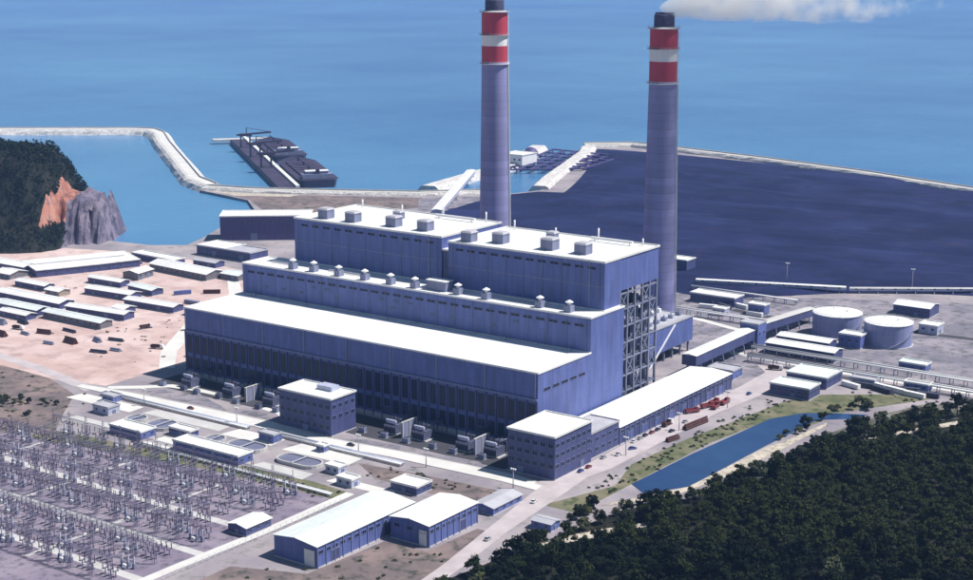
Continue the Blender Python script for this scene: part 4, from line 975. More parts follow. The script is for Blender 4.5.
for r_, y in enumerate(gy):
    xr = -46.0; k = 0
    x = xr if y < -125 else -52
    left = -270 - (abs(y) - 118) * 0.0
    while x > left:
        vis_left = -236 + (abs(y) - 118) * 0.9                      # left border of the picture on the ground
        if x < vis_left - 25: break
        if y > -121 and x < -215: break
        hut = (-53 < x < -32 and -170 < y < -142)
        if not hut:
            if r_ % 2 == 0:
                place(g0, x - 6, y, f'{ORD[k]} lattice gantry from the right, {rowname[r_]} switchyard row', 'switchyard gantries')
                if r_ + 2 < len(gy):
                    for q in (-3.6, 0, 3.6):
                        y2 = gy[r_ + 2]; pts = [Vector((x - 6 + q, y + (y2 - y) * i / 5, 8.2 - 1.2 * (1 - (2 * i / 5 - 1) ** 2))) for i in range(6)]
                        for a, c in zip(pts[:-1], pts[1:]): wires.beam(a, c, 0.09)
            place(s0 if (k + r_) % 3 else b0, x - 6 + rnd(-1, 1), y + (4.0 if r_ % 2 == 0 else 0), f'{ORD[k]} switchgear set from the right, {rowname[r_]} switchyard row', 'switchyard switchgear')
        x -= 12.6; k += 1
stuff(wires.build('overhead_conductors', steel_lt), 'fine overhead conductors strung between the switchyard gantries', 'wires')
# switchyard fence
ft = thing('fence', 'wire fence with pale posts along the right side of switchyard', 'fence', (-31.5, -230, 0))
kp = MB().box(-0.07, 0.07, -0.07, 0.07, 0, 2.4).mesh('post', white)
for i in range(52): put('post', kp, ft, (0, 120 - i * 3.5, 0))
for z in (0.6, 1.4, 2.2): put('wire', MB().beam((0, -60, z), (0, 121, z), 0.05).mesh('wire', steel_lt), ft)

# ------------------------------------------------------------------ vehicles and stacked material
def wheel_mesh(r, w):
    return (MB().cyl((0, -w / 2, 0), (0, w / 2, 0), r, n=14).mesh('tyre', rubber, False), MB().cyl((0, -w / 2 - .02, 0), (0, w / 2 + .02, 0), r * .55, n=10).mesh('rim', steel_lt))
def loft(b, secs):
    """secs: list of (x, halfwidth_bottom, z0, halfwidth_top, z1)"""
    n = len(secs); vs = []
    for x, a, z0, c, z1 in secs: vs += [(x, -a, z0), (x, a, z0), (x, c, z1), (x, -c, z1)]
    fs = [(0, 1, 2, 3), tuple(4 * (n - 1) + k for k in (3, 2, 1, 0))]
    for i in range(n - 1):
        for k in range(4): fs.append((4 * i + k, 4 * (i + 1) + k, 4 * (i + 1) + (k + 1) % 4, 4 * i + (k + 1) % 4))
    return b.add(vs, fs)
def car_proto(m):
    t = thing('car', '', 'car')
    loft(MB(), [(-2.1, .75, .45, .72, .85), (-2.0, .85, .3, .82, .95), (-.9, .87, .28, .84, .98), (.9, .87, .28, .84, .95), (1.9, .84, .3, .78, .8), (2.15, .7, .42, .66, .68)]).build('body', m, t)
    loft(MB(), [(-1.7, .78, .96, .7, 1.0), (-1.1, .8, .97, .62, 1.42), (.2, .8, .97, .62, 1.44), (1.0, .78, .95, .72, .99)]).build('cabin_glass', glass, t)
    MB().box(-1.05, .15, -.6, .6, 1.43, 1.48).build('roof', m, t)
    ty, ri = wheel_mesh(.32, .2)
    for x in (-1.3, 1.3):
        for y in (-.82, .82): o = put('wheel', ty, t, (x, y, .32)); put('rim', ri, o)
    return t
def truck_proto(m, load):
    t = thing('truck', '', 'truck')
    loft(MB(), [(2.2, 1.15, .7, 1.15, 2.9), (3.6, 1.15, .7, 1.1, 2.9), (4.1, 1.12, .6, 1.0, 2.0), (4.3, 1.1, .6, 1.05, 1.5)]).build('cab', m, t)
    MB().box(3.2, 3.75, -1.0, 1.0, 2.0, 2.7).build('windscreen', glass, t)
    MB().box(-4.2, 4.0, -.5, .5, .6, .9).build('chassis', rust, t)
    b = MB().box(-4.3, 2.0, -1.25, 1.25, .95, 1.15)
    b.box(-4.3, 2.0, -1.25, -1.17, 1.15, 2.4).box(-4.3, 2.0, 1.17, 1.25, 1.15, 2.4).box(-4.3, -4.2, -1.17, 1.17, 1.15, 2.4).box(1.9, 2.0, -1.17, 1.17, 1.15, 2.6)
    b.build('bed', load, t)
    ty, ri = wheel_mesh(.52, .32)
    for x in (-3.2, -2.0, 3.1):
        for y in (-1.0, 1.0): o = put('wheel', ty, t, (x, y, .52)); put('rim', ri, o)
    return t
trucks = [truck_proto(car_cols[3], tarp_red), truck_proto(car_cols[0], rust)]
cars = [car_proto(m) for m in car_cols]
for p in trucks + cars: index_kids(p)
used = set()
def park(proto, x, y, rz, lab, grp):
    if id(proto) in used: o = copy_tree(proto)
    else: used.add(id(proto)); o = proto
    o.location = (x, y, 0.12); o.rotation_euler = (0, 0, R(rz)); o['label'] = lab; o['group'] = grp
for i, (x, y, rz) in enumerate(((33, 114, 70), (37, 116, 100), (33, 122, 88), (37.5, 126, 92), (31, 101, 60))):
    park(trucks[0], x, y, rz, f'red truck parked beside the workshop, {ORD[i]} counting away from the viewer' if i < 4 else 'lone red truck by the workshop wall, nearer than the group', 'red trucks by the workshop')
for i, (x, y, rz) in enumerate(((31, 74, 90), (-300, 30, 20), (-345, 62, 70), (-410, 12, 10), (30, 205, 20))):
    park(trucks[1], x, y, rz, ('white truck beside the workshop wall', 'white truck on the bare dirt yard, nearest the hall', 'white truck on the pale track behind the bare dirt', 'white truck left on the dirt near the stacked pipes', 'white truck near the end of the workshop yard')[i], 'white trucks')
cspots = [(31, 40, 90), (31, 46, 88), (30.6, 52, 92), (31, 58, 90), (36, 30, 60), (35, 18, 90), (31.5, 10, 90), (38, 66, 85), (33, -6, 90), (33, -13, 92), (38, -60, 100), (47, -108, 98), (-80, -46, 3), (-190, -48, 2), (40, 150, 90), (44, 180, 40), (36, 84, 88), (31, 64, 91)]
cn = ['white', 'silver', 'dark', 'red', 'blue']
for i, (x, y, rz) in enumerate(cspots):
    j = i % 5
    where = 'in the yard between workshop and canal' if 10 <= y <= 100 else 'beside the corner block' if -20 < y < 10 else 'on the access road by the warehouses' if x > 35 and y < -20 else 'on the pale main road before the hall' if y < -40 else 'near the far end of the workshop yard'
    same = [q for q in range(i) if q % 5 == j and ((10 <= cspots[q][1] <= 100) == (10 <= y <= 100))]
    park(cars[j], x, y, rz, f'{cn[j]} car {where}' + (f', {ORD[len(same)]} of that colour' if same else ''), 'parked cars')
# stacks of pipes / timber
def stack(lab, x, y, rz, L, n, r, m):
    t = thing('pipe_stack', lab, 'pipe stack', (x, y, 0.1), R(rz), 'stacked pipes'); k = MB().cyl((-L / 2, 0, 0), (L / 2, 0, 0), r, n=10).mesh('pipe', m)
    for row in range(n):
        for c in range(n - row):
            put('pipe', k, t, (rnd(-.4, .4), (c - (n - row - 1) / 2) * 2 * r, r + row * r * 1.75))
stack('long dark rusty pipe stack on the yard above the canal', 43, 82, 84, 20, 3, 0.55, rust)
stack('rusty pipe stack by the canal bank, nearer and shorter', 45, 54, 80, 9, 3, 0.45, rust)
for i in range(14):
    x, y = rnd(-400, -305), rnd(-8, 30); x += (y - 10) * -0.4
    stack(f'dark pipe stack on the left dirt yard, {ORD[i]} of the scattered row', -450 + i * 10.5 + rnd(-3, 3), -6 + (i % 4) * 9 + rnd(-2, 2) + i * 0.6, rnd(-15, 15), rnd(7, 13), random.choice((2, 3, 4)), 0.55, random.choice((rust, dark, steel)))
def container(lab, x, y, rz, m):
    t = thing('container', lab, 'container', (x, y, 0.1), R(rz), 'shipping containers')
    b = MB().box(-6, 6, -1.2, 1.2, 0.1, 2.6)
    for i in range(20): b.box(-5.7 + i * .6, -5.45 + i * .6, -1.28, 1.28, 0.2, 2.5)
    b.build('body', m, t); MB().box(-6.05, 6.05, -1.3, 1.3, 2.6, 2.72).build('roof', m, t)
    MB().box(6.0, 6.08, -1.15, -0.05, .2, 2.5).box(6.0, 6.08, .05, 1.15, .2, 2.5).build('door', m, t)
csp = [(-345, 142, 10), (-352, 136, 12), (-360, 148, 80), (-372, 128, 5), (-400, 146, 60), (-330, 124, 0), (-385, 160, 40)]
for i, (x, y, rz) in enumerate(csp):
    container(f'{("blue", "white", "rusty", "grey")[i % 4]} shipping container on the camp yard behind the sheds, {ORD[i // 4]} of that colour', x, y, rz, (clad, white, rust, duct)[i % 4])
for i in range(14):                                                  # crates and skips on the right-hand apron and front yard
    x, y = ((80 + i * 6, 196 + (i * 37 % 11)) if i < 8 else (-40 - (i - 8) * 9, 318 + (i * 53 % 30)))
    container(f'{("pale", "dark")[i % 2]} steel container {"right of the canal houses" if i < 8 else "on the apron before the coal yard"}, {ORD[i // 2 if i < 8 else (i - 8) // 2]} of that tone', x, y, rnd(-20, 20), (white, dark)[i % 2])

db = MB(); rg = random.Random(21)
for i in range(130):
    u = rg.random(); x = -500 + 245 * u + rg.uniform(-10, 10); y = rg.gauss(24 + 90 * rg.random(), 26)
    if x > -262 and y > -3: continue
    if -495 < x < -362 and 26 < y < 108: continue
    if -588 < x < -396 and y > 118: continue
    if y < -44: continue
    a = rg.uniform(0, 3.14); l = rg.uniform(.4, 1.8); w_ = rg.uniform(.3, .9); h_ = rg.uniform(.2, .9); c, s_ = math.cos(a), math.sin(a)
    db.prism([(x + c * p * l - s_ * q * w_, y + s_ * p * l + c * q * w_) for p, q in ((-1, -1), (1, -1), (1, 1), (-1, 1))], 0.03, h_, inset=rg.uniform(0, .3))
stuff(db.build('building_debris', rubble_dk), 'scattered building debris over the bare dirt yard', 'debris')
# ------------------------------------------------------------------ harbour: breakwaters, pier, ships
def dyke(lab, pts, w, h, m, road=None):
    """rock mound with sloping rough sides along a polyline"""
    t = thing('breakwater', lab, 'breakwater', (pts[0][0], pts[0][1], 0)); ox, oy = pts[0]
    dense = []
    for a, c in zip(pts[:-1], pts[1:]):
        a, c = Vector(a), Vector(c); n = max(2, int((c - a).length / 8))
        dense += [a.lerp(c, i / n) for i in range(n)]
    dense.append(Vector(pts[-1])); b = MB(); vs = []; N = len(dense)
    prof = [(-0.5, -5), (-0.42, -1.5), (-0.34, h * .5), (-0.24, h), (0, h * 1.0), (0.24, h), (0.34, h * .5), (0.42, -1.5), (0.5, -5)]
    for i, p in enumerate(dense):
        d = (dense[min(N - 1, i + 1)] - dense[max(0, i - 1)]).normalized(); nn = Vector((-d.y, d.x))
        for q, z in prof:
            j = rnd(-.6, .6) if abs(q) > .25 else 0
            vs.append((p.x + nn.x * (q * w + j) - ox, p.y + nn.y * (q * w + j) - oy, z + (rnd(-.7, .7) if abs(q) > .25 else 0)))
    K = len(prof)
    b.add(vs, [(i * K + k, i * K + k + 1, (i + 1) * K + k + 1, (i + 1) * K + k) for i in range(N - 1) for k in range(K - 1)])
    b.add(vs[:K], [tuple(range(K))]); b.add(vs[-K:], [tuple(range(K))[::-1]])
    b.build('rock_mound', m, t)
    if road:
        r = MB(); poly = ribbon([(p.x - ox, p.y - oy) for p in dense], w * .34, 0); L, Q = poly[:N], poly[N:][::-1]
        for i in range(N - 1): r.add([(*L[i], h + .25), (*Q[i], h + .25), (*Q[i + 1], h + .25), (*L[i + 1], h + .25)], [(0, 1, 2, 3)])
        r.build('crest_road', road, t)
        wl = MB()
        for i in range(N - 1): wl.beam((*L[i], h + .9), (*L[i + 1], h + .9), 0.8, 1.8)
        wl.build('wave_wall', conc, t)
    return t
dyke('long pale breakwater crossing the upper left and bending down to shore', [(-1700, 440), (-1317, 717), (-1190, 809), (-1165, 818), (-1130, 800), (-1050, 735), (-900, 620), (-790, 535), (-742, 512)], 34, 4.5, rubble, road_m)
dyke('pale shore dyke behind the harbour running to the left chimney', [(-745, 506), (-690, 520), (-600, 566), (-540, 600), (-500, 640), (-478, 656)], 18, 3.0, rubble, road_m)
dyke('pale dyke along the far side of the coal yard', [(-612, 1024), (-566, 1064), (-500, 1054), (-370, 1028), (-233, 990), (-131, 950), (0, 905), (180, 855), (420, 800)], 20, 4.0, rubble, road_m)
dyke('short pale dyke between intake basin and coal yard', [(-466, 704), (-500, 780), (-540, 880), (-572, 960), (-600, 1015)], 26, 3.5, rubble)
dyke('pale dyke with transfer house left of the intake basin', [(-560, 640), (-580, 760), (-590, 860), (-640, 950), (-655, 985)], 30, 3.2, rubble)
# sandy flats on the shore
sheet('shore_flat', [(-736, 502), (-690, 508), (-600, 552), (-530, 590), (-490, 560), (-520, 470), (-600, 440), (-660, 482)], 0.05, scrub_m)
sheet('shore_sand', [(-735, 500), (-690, 511), (-640, 534), (-640, 518), (-690, 492)], 0.09, sand_m)
sheet('ash_ground', [(-474, 652), (-458, 690), (-380, 720), (-300, 330), (-420, 420), (-470, 560)], 0.06, coal_m)
sheet('quay_ground', [(-530, 585), (-500, 620), (-478, 640), (-466, 560), (-480, 520)], 0.07, lawn_m)
# intake grid: walkways on piles
gt = thing('intake_grid', 'dark grid of walkways over the intake basin right of left chimney', 'walkway', (-560, 860, 0))
for i in range(7):
    a = Vector((-30 + i * 4, 130 - 5 * i, 1.2)); b_ = Vector((60 + i * 2.0, -90 + 8 * i, 1.2))
    put('walkway', MB().beam((-62 + i * 17, 108 - i * 1.0, 2), (-8 + i * 11, -75 + i * 10, 2), 4.0, 1.2).mesh('walkway', clad_purple), gt)
for i in range(7):
    f = i / 6
    put('cross_walkway', MB().beam((-62 + 54 * f, 108 - 183 * f, 2.3), (40 + 18 * f, 102 - 117 * f, 2.3), 4.0, 1.2).mesh('cross_walkway', clad_purple), gt)
for i in range(7):
    for j in range(7):
        f = j / 6; p = Vector((-62 + i * 17, 108 - i)).lerp(Vector((-8 + i * 11, -75 + i * 10)), f)
        put('pile', MB().cyl((0, 0, -8), (0, 0, 1.5), 0.8, n=8).mesh('pile', conc), gt, (p.x, p.y, 0))

def pier(lab, p, q, w):
    p, q = Vector(p), Vector(q); m = (p + q) / 2; L = (q - p).length / 2
    t = thing('pier', lab, 'pier', (m.x, m.y, 0), math.atan2(q.y - p.y, q.x - p.x))
    MB().box(-L, L, -w / 2, w / 2, 1.6, 3.2).build('deck', deck_m, t)
    MB().box(-L, L, w / 2 - 3, w / 2 + 1.0, 3.2, 5.2).build('conveyor_cover', roof_w, t)
    MB().box(-L, -L + 16, -w / 2 - 22, w / 2 + 30, 1.2, 3.4).build('pier_head', conc, t)
    n = int(L / 7); k = MB().cyl((0, 0, -8), (0, 0, 1.6), 0.8, n=8).mesh('pile', conc)
    for i in range(n + 1):
        for s in (-1, 1): put('pile', k, t, (-L + 2 + (2 * L - 4) * i / n, s * (w / 2 - 1.5), 0))
    for i in range(3):                                              # travelling ship unloaders
        x = -L * 0.55 + i * L * 0.42
        u = MB()
        for sx in (-5, 5):
            for sy in (-w / 2 + 3, w / 2 - 6): u.beam((x + sx, sy, 3.2), (x + sx * .6, sy, 17), 1.0)
        u.box(x - 4, x + 4, -w / 2 + 2, w / 2 - 4, 17, 20); u.beam((x, -w / 2 - 2, 18.5), (x, w / 2 + 20, 21), 2.0); u.beam((x, 0, 20), (x, 0, 27), 1.0); u.beam((x, 0, 27), (x, w / 2 + 18, 21.5), .5)
        u.build('ship_unloader', deck_m, t)
    return t
pier('pale-edged coal pier running out from the shore at upper left', (-1010, 822), (-668, 548), 20)
def ship(lab, x, y, rz, L, Bm):
    t = thing('cargo_ship', lab, 'ship', (x, y, -2.5), R(rz), 'coal ships at the pier')
    secs = []; N = 16
    for i in range(N + 1):
        f = i / N; xx = (f - .5) * L
        k = min(1, (1 - f) / 0.14) ** .6 if f > .86 else min(1, .75 + f * 3) if f < .09 else 1
        secs.append((xx + (4 if f == 1 else 0), max(.3, Bm / 2 * k * .9), -3, max(.5, Bm / 2 * k), 8 + (2.5 * max(0, (f - .8) / .2) ** 1.5)))
    loft(MB(), secs).build('hull', hull_m, t)
    MB().box(-L * .46, L * .40, -Bm / 2 + .4, Bm / 2 - .4, 8.0, 8.35).build('deck', deck_m, t)
    for i in range(6):
        x0 = -L * .28 + i * L * .105
        put('hatch_cover', MB().box(-L * .042, L * .042, -Bm * .33, Bm * .33, 8.3, 10.0).mesh('hatch_cover', deck_m), t, (x0, 0, 0))
        if i % 2: put('deck_crane', MB().cyl((0, 0, 8), (0, 0, 14), 1.0, n=10).beam((0, 0, 13), (L * .07, 3, 15), .9).mesh('deck_crane', deck_m), t, (x0 + L * .052, 0, 0))
    o = MB().box(-L * .45, -L * .37, -Bm * .36, Bm * .36, 8.3, 13).box(-L * .43, -L * .375, -Bm * .26, Bm * .26, 13, 15.5).build('superstructure', duct, t)
    put('bridge_window', MB().box(-L * .376, -L * .3735, -Bm * .24, Bm * .24, 13.8, 14.8).mesh('bridge_window', glass), o)
    put('bridge_roof', MB().box(-L * .435, -L * .372, -Bm * .28, Bm * .28, 15.5, 15.9).mesh('bridge_roof', white), o)
    MB().box(-L * .445, -L * .435, -2, 2, 13, 18).build('funnel', hull_m, t)
ang = math.degrees(math.atan2(822 - 548, -1010 + 668))
ux, uy = math.cos(R(ang)), math.sin(R(ang)); px_, py_ = -uy, ux
def along(s, off): return (-668 + ux * s - px_ * -off * -1, 548 + uy * s - py_ * -off * -1)
nx_, ny_ = uy, -ux                                                    # seaward side to the right in the picture
ship('nearer dark coal ship with white bridge, moored at the pier', -668 + ux * 115 + nx_ * 36, 548 + uy * 115 + ny_ * 36, ang, 175, 44)
ship('farther dark coal ship moored at the outer pier', -668 + ux * 312 + nx_ * 36, 548 + uy * 312 + ny_ * 36, ang, 170, 44)

# ------------------------------------------------------------------ trees
def rand_dir(rg):
    while True:
        v = Vector((rg.uniform(-1, 1), rg.uniform(-1, 1), rg.uniform(-1, 1)))
        if 0.05 < v.length < 1: return v.normalized()
def tree_proto(seed, h, cr, m, nleaf):
    rg = random.Random(seed)
    t = thing('tree', '', 'tree')
    tb = MB(); th_ = h * 0.42
    p = Vector((0, 0, -0.2)); r = 0.028 * h
    pts = [p]
    for i in range(4):
        q = p + Vector((rg.uniform(-.25, .25), rg.uniform(-.25, .25), th_ / 4)); tb.cyl(p, q, r, r * .84, n=7, caps=False); p = q; r *= .84; pts.append(p)
    clumps = []
    nb = rg.randint(6, 8)
    for i in range(nb):
        a = 2 * math.pi * i / nb + rg.uniform(-.4, .4); st_ = pts[rg.randint(2, 4)]
        e = st_ + Vector((math.cos(a) * cr * rg.uniform(.45, .85), math.sin(a) * cr * rg.uniform(.45, .85), h * rg.uniform(.10, .38)))
        tb.cyl(st_, e, r * .55, r * .18, n=5, caps=False); clumps.append((e, cr * rg.uniform(.34, .5)))
    top = pts[-1] + Vector((rg.uniform(-.5, .5), rg.uniform(-.5, .5), h * .4)); tb.cyl(pts[-1], top, r * .7, r * .2, n=5, caps=False)
    clumps += [(top, cr * .42), (pts[-1] + Vector((0, 0, h * .22)), cr * .5)]
    for i in range(4): clumps.append((pts[-1] + Vector((rg.uniform(-.6, .6) * cr, rg.uniform(-.6, .6) * cr, h * rg.uniform(.1, .42))), cr * rg.uniform(.25, .4)))
    tb.build('trunk', bark, t)
    lb = MB(); per = nleaf // len(clumps)
    for c, rr in clumps:
        for i in range(per):
            dr = rand_dir(rg); q = c + Vector((dr.x, dr.y, dr.z * .75)) * rr * (rg.random() ** .4) * rg.uniform(.8, 1.2)
            nrm = (dr + rand_dir(rg) * .9 + Vector((0, 0, .5))).normalized(); u = nrm.orthogonal().normalized(); w_ = nrm.cross(u)
            ang_ = rg.uniform(0, 6.28); u, w_ = u * math.cos(ang_) + w_ * math.sin(ang_), w_ * math.cos(ang_) - u * math.sin(ang_)
            s = rg.uniform(.35, .75)
            lb.add([q - u * s, q + w_ * s * .55, q + u * s + nrm * s * .15, q - w_ * s * .55], [(0, 1, 2), (0, 2, 3)])
    lb.build('crown', m, t)
    return t
protos = [tree_proto(11 + i, h, c, leaves[k], 1100) for i, (h, c, k) in enumerate(((11, 4.6, 0), (13, 5.2, 0), (9, 4.2, 1), (10, 4.8, 0), (12, 4.4, 1), (8, 3.6, 2), (7, 3.4, 2), (15, 4.0, 1)))]
for p in protos: index_kids(p)
tfirst = set()
def plant(k, x, y, z, s, lab, grp):
    p = protos[k]
    if k in tfirst: o = copy_tree(p)
    else: tfirst.add(k); o = p
    o.location = (x, y, z); o.rotation_euler = (0, 0, rnd(0, 6.28)); o.scale = (s * rnd(.9, 1.1), s * rnd(.9, 1.1), s * rnd(.85, 1.15))
    o['label'] = lab; o['group'] = grp
def inside(poly, x, y):
    c = False; n = len(poly)
    for i in range(n):
        x1, y1 = poly[i]; x2, y2 = poly[(i + 1) % n]
        if (y1 > y) != (y2 > y) and x < (x2 - x1) * (y - y1) / (y2 - y1) + x1: c = not c
    return c
cf, sf = math.cos(YAW), math.sin(YAW)
def pix(x, y, z):
    dx, dy, dz = x - 396, y + 598, z - 239
    r = dx * cf + dy * sf; f = -dx * sf + dy * cf
    dep = f * math.cos(PITCH) - dz * math.sin(PITCH); up = f * math.sin(PITCH) + dz * math.cos(PITCH)
    return 486.5 + F_PX * r / dep, 290 - F_PX * up / dep
FOREST = [(63, -170), (66, -120), (70, -72), (80, -40), (92, -14), (103, 30), (110, 75), (114, 110), (122, 140), (134, 172), (150, 192), (200, 220), (300, 240), (420, 260), (480, 120), (300, -200), (120, -300), (70, -240)]
def segd(p, a, b):
    p, a, b = Vector(p), Vector(a), Vector(b); t_ = max(0, min(1, (p - a).dot(b - a) / (b - a).length_squared)); return (p - a - (b - a) * t_).length
CLEAR = [((72, -92), (90, -58), 5.5), ((118, 100), (152, 168), 5), ((152, 168), (190, 196), 5)]
strip('forest_track', [(66, -104), (80, -76), (93, -52)], [5, 7, 4], 0.16, sand_m)
strip('forest_track', [(108, 84), (124, 112), (140, 144), (154, 170), (200, 200)], [4, 6, 5, 6, 5], 0.16, sand_m)
building('gate_hut', 'small pale-roofed hut among trees beside the access road', 'hut', 54, 64, -86, -79, 3.6, clad, roof_g, roof='gable', wins=[('-y', 2, 2.2, 1.2, 1.0)], doors=[('+x', 0, 1.4, 2.2)])
cand = []; y = -300
while y < 250:
    x = 55
    while x < 460:
        q = (x + rnd(-3, 3), y + rnd(-3, 3))
        if inside(FOREST, *q) and not any(segd(q, a_, b_) < w_ for a_, b_, w_ in CLEAR):
            a = pix(*q, 5)
            if -30 < a[0] < 1230 and a[1] < 625: cand.append(q)
        x += 7.8
    y += 7.4
near_edge = lambda q: not (inside(FOREST, q[0] - 9, q[1] + 4) and inside(FOREST, q[0] - 4, q[1] + 9))
cand.sort(key=lambda q: (9e9 if pix(*q, 5)[0] > 1000 else 0) + (q[0] - 396) ** 2 + (q[1] + 598) ** 2 - (4e5 if near_edge(q) else 0))
far_cand = cand[300:]; random.shuffle(cand)
for q in [c for c in cand if c not in far_cand]:
    if 44 < q[0] < 72 and -96 < q[1] < -70: continue
    e = near_edge(q); right = pix(*q, 5)[0] > 800
    k = random.choice((2, 4, 5, 6, 5, 0) if e else ((0, 1, 2, 3, 4, 0, 3, 7) if not right else (0, 2, 4, 7, 2, 5, 1)))
    lab = 'leafy tree on the forest edge facing canal and road' if e else ('broad tree in the right-hand part of dark forest, lower right' if right else 'broad dark tree deep in the forest at lower right')
    plant(k, *q, 0.1, random.choice((rnd(.5, .75), rnd(.7, 1.0), rnd(.9, 1.3))), lab, 'forest edge trees' if e else 'right forest trees' if right else 'dark forest trees')
# the rest of the wood beyond the 300 nearest trees, one mass of crowns
fb = MB(); pm = [[c for c in KIDS[p.name] if c.name.startswith('crown')][0].data for p in protos]
pv = [([v.co.copy() for v in m_.vertices], [tuple(f.vertices) for f in m_.polygons]) for m_ in pm]
for q in far_cand:
    vs_, fs_ = pv[random.choice((0, 2, 3, 4, 5))]; a = rnd(0, 6.28); ca, sa = math.cos(a), math.sin(a); s_ = random.choice((rnd(.5, .75), rnd(.7, 1.0), rnd(.9, 1.3)))
    fb.add([(q[0] + (v.x * ca - v.y * sa) * s_, q[1] + (v.x * sa + v.y * ca) * s_, v.z * s_) for v in vs_], fs_)
stuff(fb.build('forest', leaves[1]), 'dense dark forest mass behind the nearer trees, lower right', 'forest')
for i, (x, y, s) in enumerate([(90 + rnd(-2, 3), yy, rnd(.4, .7)) for yy in range(86, 150, 7)] + [(100 + rnd(-3, 6), 160 + rnd(-8, 8), rnd(.5, .8)) for _ in range(6)]):
    plant(random.choice((5, 6, 2)), x, y, 0.1, s, 'small tree on the far canal bank, beside the water', 'canal bank trees')
for i in range(60):
    f = rnd(0, 1); x = 100 + 46 * f + rnd(-4, 12); y = 50 + 142 * f + rnd(-8, 8)
    if any(segd((x, y), a_, b_) < 4 for a_, b_, w_ in CLEAR): continue
    plant(random.choice((5, 6, 2, 5)), x, y, 0.1, rnd(.45, .85), 'small loose tree along the sandy track between canal and forest', 'loose trees by the track')
for i, (x, y, s) in enumerate([(64 + rnd(-2, 2), -62 + rnd(-12, 12), rnd(.4, .7)) for _ in range(10)]):
    plant(random.choice((5, 6, 2)), x, y, 0.1, s, 'small tree between access road and the near end of canal', 'roadside trees')
for i in range(16):
    plant(random.choice((5, 6)), *(rnd(-290, -248), rnd(-112, -84)), 0.1, rnd(.3, .55), 'low scrub tree on the rough ground above the switchyard, far left', 'scrub trees')
# undergrowth below the forest
ub = MB(); rg = random.Random(5)
for q in cand:
    for i in range(16):
        c = Vector((q[0] + rg.uniform(-4, 4), q[1] + rg.uniform(-4, 4), rg.uniform(.2, 1.6)))
        u = rand_dir(rg) * rg.uniform(.4, .9); w_ = rand_dir(rg) * rg.uniform(.3, .6)
        ub.add([c - u, c + w_, c + u, c - w_], [(0, 1, 2, 3)])
stuff(ub.build('undergrowth', leaves[1]), 'low dark undergrowth between the forest trees', 'undergrowth')
# bushes along banks, verge and scrub
gb = MB()
def bush(x, y, r, n):
    for i in range(n):
        d = rand_dir(rg); c = Vector((x, y, 0)) + Vector((d.x * r, d.y * r, abs(d.z) * r * .8)) * rg.random() ** .4
        u = rand_dir(rg) * rg.uniform(.25, .5); w_ = rand_dir(rg) * rg.uniform(.2, .35); gb.add([c - u, c + w_, c + u, c - w_], [(0, 1, 2, 3)])
for i in range(110):
    f = rg.random(); a = Vector((55, -30)).lerp(Vector((60, 150)), f); bush(a.x + rg.uniform(-9, 5), a.y, rg.uniform(.5, 1.3), 40)
for i in range(60): bush(rg.uniform(-420, -225), rg.uniform(-150, -55), rg.uniform(.6, 1.6), 40)
for i in range(40): bush(rg.uniform(-200, -40), rg.uniform(-112, -98), rg.uniform(.5, 1.2), 36)
for i in range(50): bush(rg.uniform(75, 170), rg.uniform(186, 208), rg.uniform(.6, 1.5), 40)
for i in range(90):
    f = rg.random(); a = Vector((92, 10)).lerp(Vector((122, 160)), f); bush(a.x + rg.uniform(-3, 12), a.y + rg.uniform(-4, 4), rg.uniform(.8, 2.2), 60)
for i in range(50): bush(rg.uniform(-14, 50), rg.uniform(-200, -130), rg.uniform(.5, 1.5), 40)
for i in range(30): bush(rg.uniform(-50, 25), rg.uniform(-76, -58), rg.uniform(.5, 1.2), 36)
stuff(gb.build('scrub', leaves[2]), 'low grey-green scrub on verges and canal banks', 'scrub')
# wood on the headland reads as one mass
hw = MB()
random.shuffle(hill_tree_spots)
for x, y, z in hill_tree_spots[:4200]:
    for i in range(16):
        d = rand_dir(rg); c = Vector((x, y, z + 2.5)) + Vector((d.x * 3, d.y * 3, d.z * 2.8))
        u = rand_dir(rg) * rg.uniform(.8, 1.7); w_ = rand_dir(rg) * rg.uniform(.6, 1.1); hw.add([c - u, c + w_, c + u, c - w_], [(0, 1, 2, 3)])
stuff(hw.build('hillside_wood', leaves[0]), 'dense dark wood covering the headland above the camp', 'wood')

# ------------------------------------------------------------------ smoke and haze
def volume_mat(name, density, col, aniso=0.0):
    m = bpy.data.materials.new(name); m.use_nodes = True; nt = m.node_tree
    nt.nodes.remove(nt.nodes['Principled BSDF'])
    v = nt.nodes.new('ShaderNodeVolumePrincipled'); v.inputs['Density'].default_value = density
    v.inputs['Color'].default_value = (*col, 1); v.inputs['Anisotropy'].default_value = aniso
    nt.links.new(v.outputs[0], nt.nodes['Material Output'].inputs['Volume'])
    return m, nt, v
sm, nt, v = volume_mat('smoke', 0.05, (0.995, 0.99, 0.96), 0.0)
tc = nt.nodes.new('ShaderNodeTexCoord'); n = nt.nodes.new('ShaderNodeTexNoise'); n.inputs['Scale'].default_value = 0.09; n.inputs['Detail'].default_value = 6
nt.links.new(tc.outputs['Object'], n.inputs['Vector'])
mr = nt.nodes.new('ShaderNodeMapRange'); mr.inputs['From Min'].default_value = .24; mr.inputs['From Max'].default_value = .6; mr.inputs['To Max'].default_value = 0.08
nt.links.new(n.outputs[0], mr.inputs[0]); nt.links.new(mr.outputs[0], v.inputs['Density'])
dp = nt.nodes.new('ShaderNodeVectorMath'); dp.operation = 'DOT_PRODUCT'; dp.inputs[1].default_value = (math.cos(YAW) / 178, math.sin(YAW) / 178, 0)
nt.links.new(tc.outputs['Object'], dp.inputs[0])
m1 = nt.nodes.new('ShaderNodeMapRange'); g0_ = (-73 * math.cos(YAW) + 248 * math.sin(YAW)) / 178
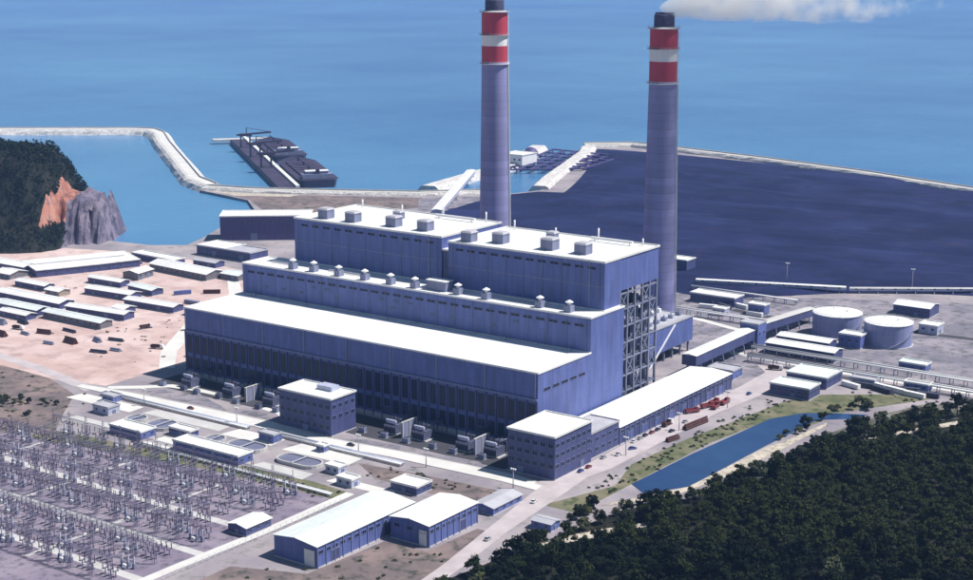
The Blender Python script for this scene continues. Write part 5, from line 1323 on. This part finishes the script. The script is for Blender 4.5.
m1.inputs['From Min'].default_value = g0_; m1.inputs['From Max'].default_value = g0_ + 1; m1.inputs['To Min'].default_value = 0.22; m1.inputs['To Max'].default_value = 0.56
nt.links.new(dp.outputs['Value'], m1.inputs[0]); nt.links.new(m1.outputs[0], mr.inputs['From Min'])
m3 = nt.nodes.new('ShaderNodeMath'); m3.inputs[1].default_value = 0.2; nt.links.new(m1.outputs[0], m3.inputs[0]); nt.links.new(m3.outputs[0], mr.inputs['From Max'])
m4 = nt.nodes.new('ShaderNodeMapRange'); m4.inputs['From Min'].default_value = g0_; m4.inputs['From Max'].default_value = g0_ + 0.5; m4.inputs['To Min'].default_value = 0.11; m4.inputs['To Max'].default_value = 0.06
nt.links.new(dp.outputs['Value'], m4.inputs[0]); nt.links.new(m4.outputs[0], mr.inputs['To Max'])
pl = MB(); vs = []; N, K = 26, 16
rtd = Vector((math.cos(YAW), math.sin(YAW), 0)); side = Vector((-rtd.y, rtd.x, 0))
path = []
for i in range(N + 1):
    f = i / N; s_ = 178 * f ** 1.5
    path.append(Vector((-73, 248, 200.6)) + rtd * s_ + Vector((0, 0, 5.0 * min(1, s_ / 12) ** .7 + 5 * f)))
for i, c in enumerate(path):
    f = i / N; tg = (path[min(N, i + 1)] - path[max(0, i - 1)]).normalized(); upv = tg.cross(side).normalized()
    r = 5.0 + 4.5 * min(1, f * 3) + 6 * f
    if f > .8: r *= max(.12, 1 - (f - .8) * 3.5)
    for k in range(K):
        a = 2 * math.pi * k / K; rr = r * (1 + .25 * noise.noise((c.x / 12, k * .9, 3)))
        vs.append(c + side * (rr * math.cos(a)) + upv * (rr * math.sin(a)))
pl.add(vs, [(i * K + k, i * K + (k + 1) % K, (i + 1) * K + (k + 1) % K, (i + 1) * K + k) for i in range(N) for k in range(K)])
pl.add(vs[:K], [tuple(range(K))[::-1]]); pl.add(vs[-K:], [tuple(range(K))])
stuff(pl.build('smoke_plume', sm), 'pale smoke drifting right from the top of the right chimney', 'smoke')
hz, nt, v = volume_mat('haze_air', 5.5e-5, (0.30, 0.53, 1.0), 0.0)
hzo = MB().box(-S - 500, S + 500, -S - 500, S + 500, -10, 260).build('haze', hz)
stuff(hzo, 'pale blue haze in the air over the whole coast', 'haze')
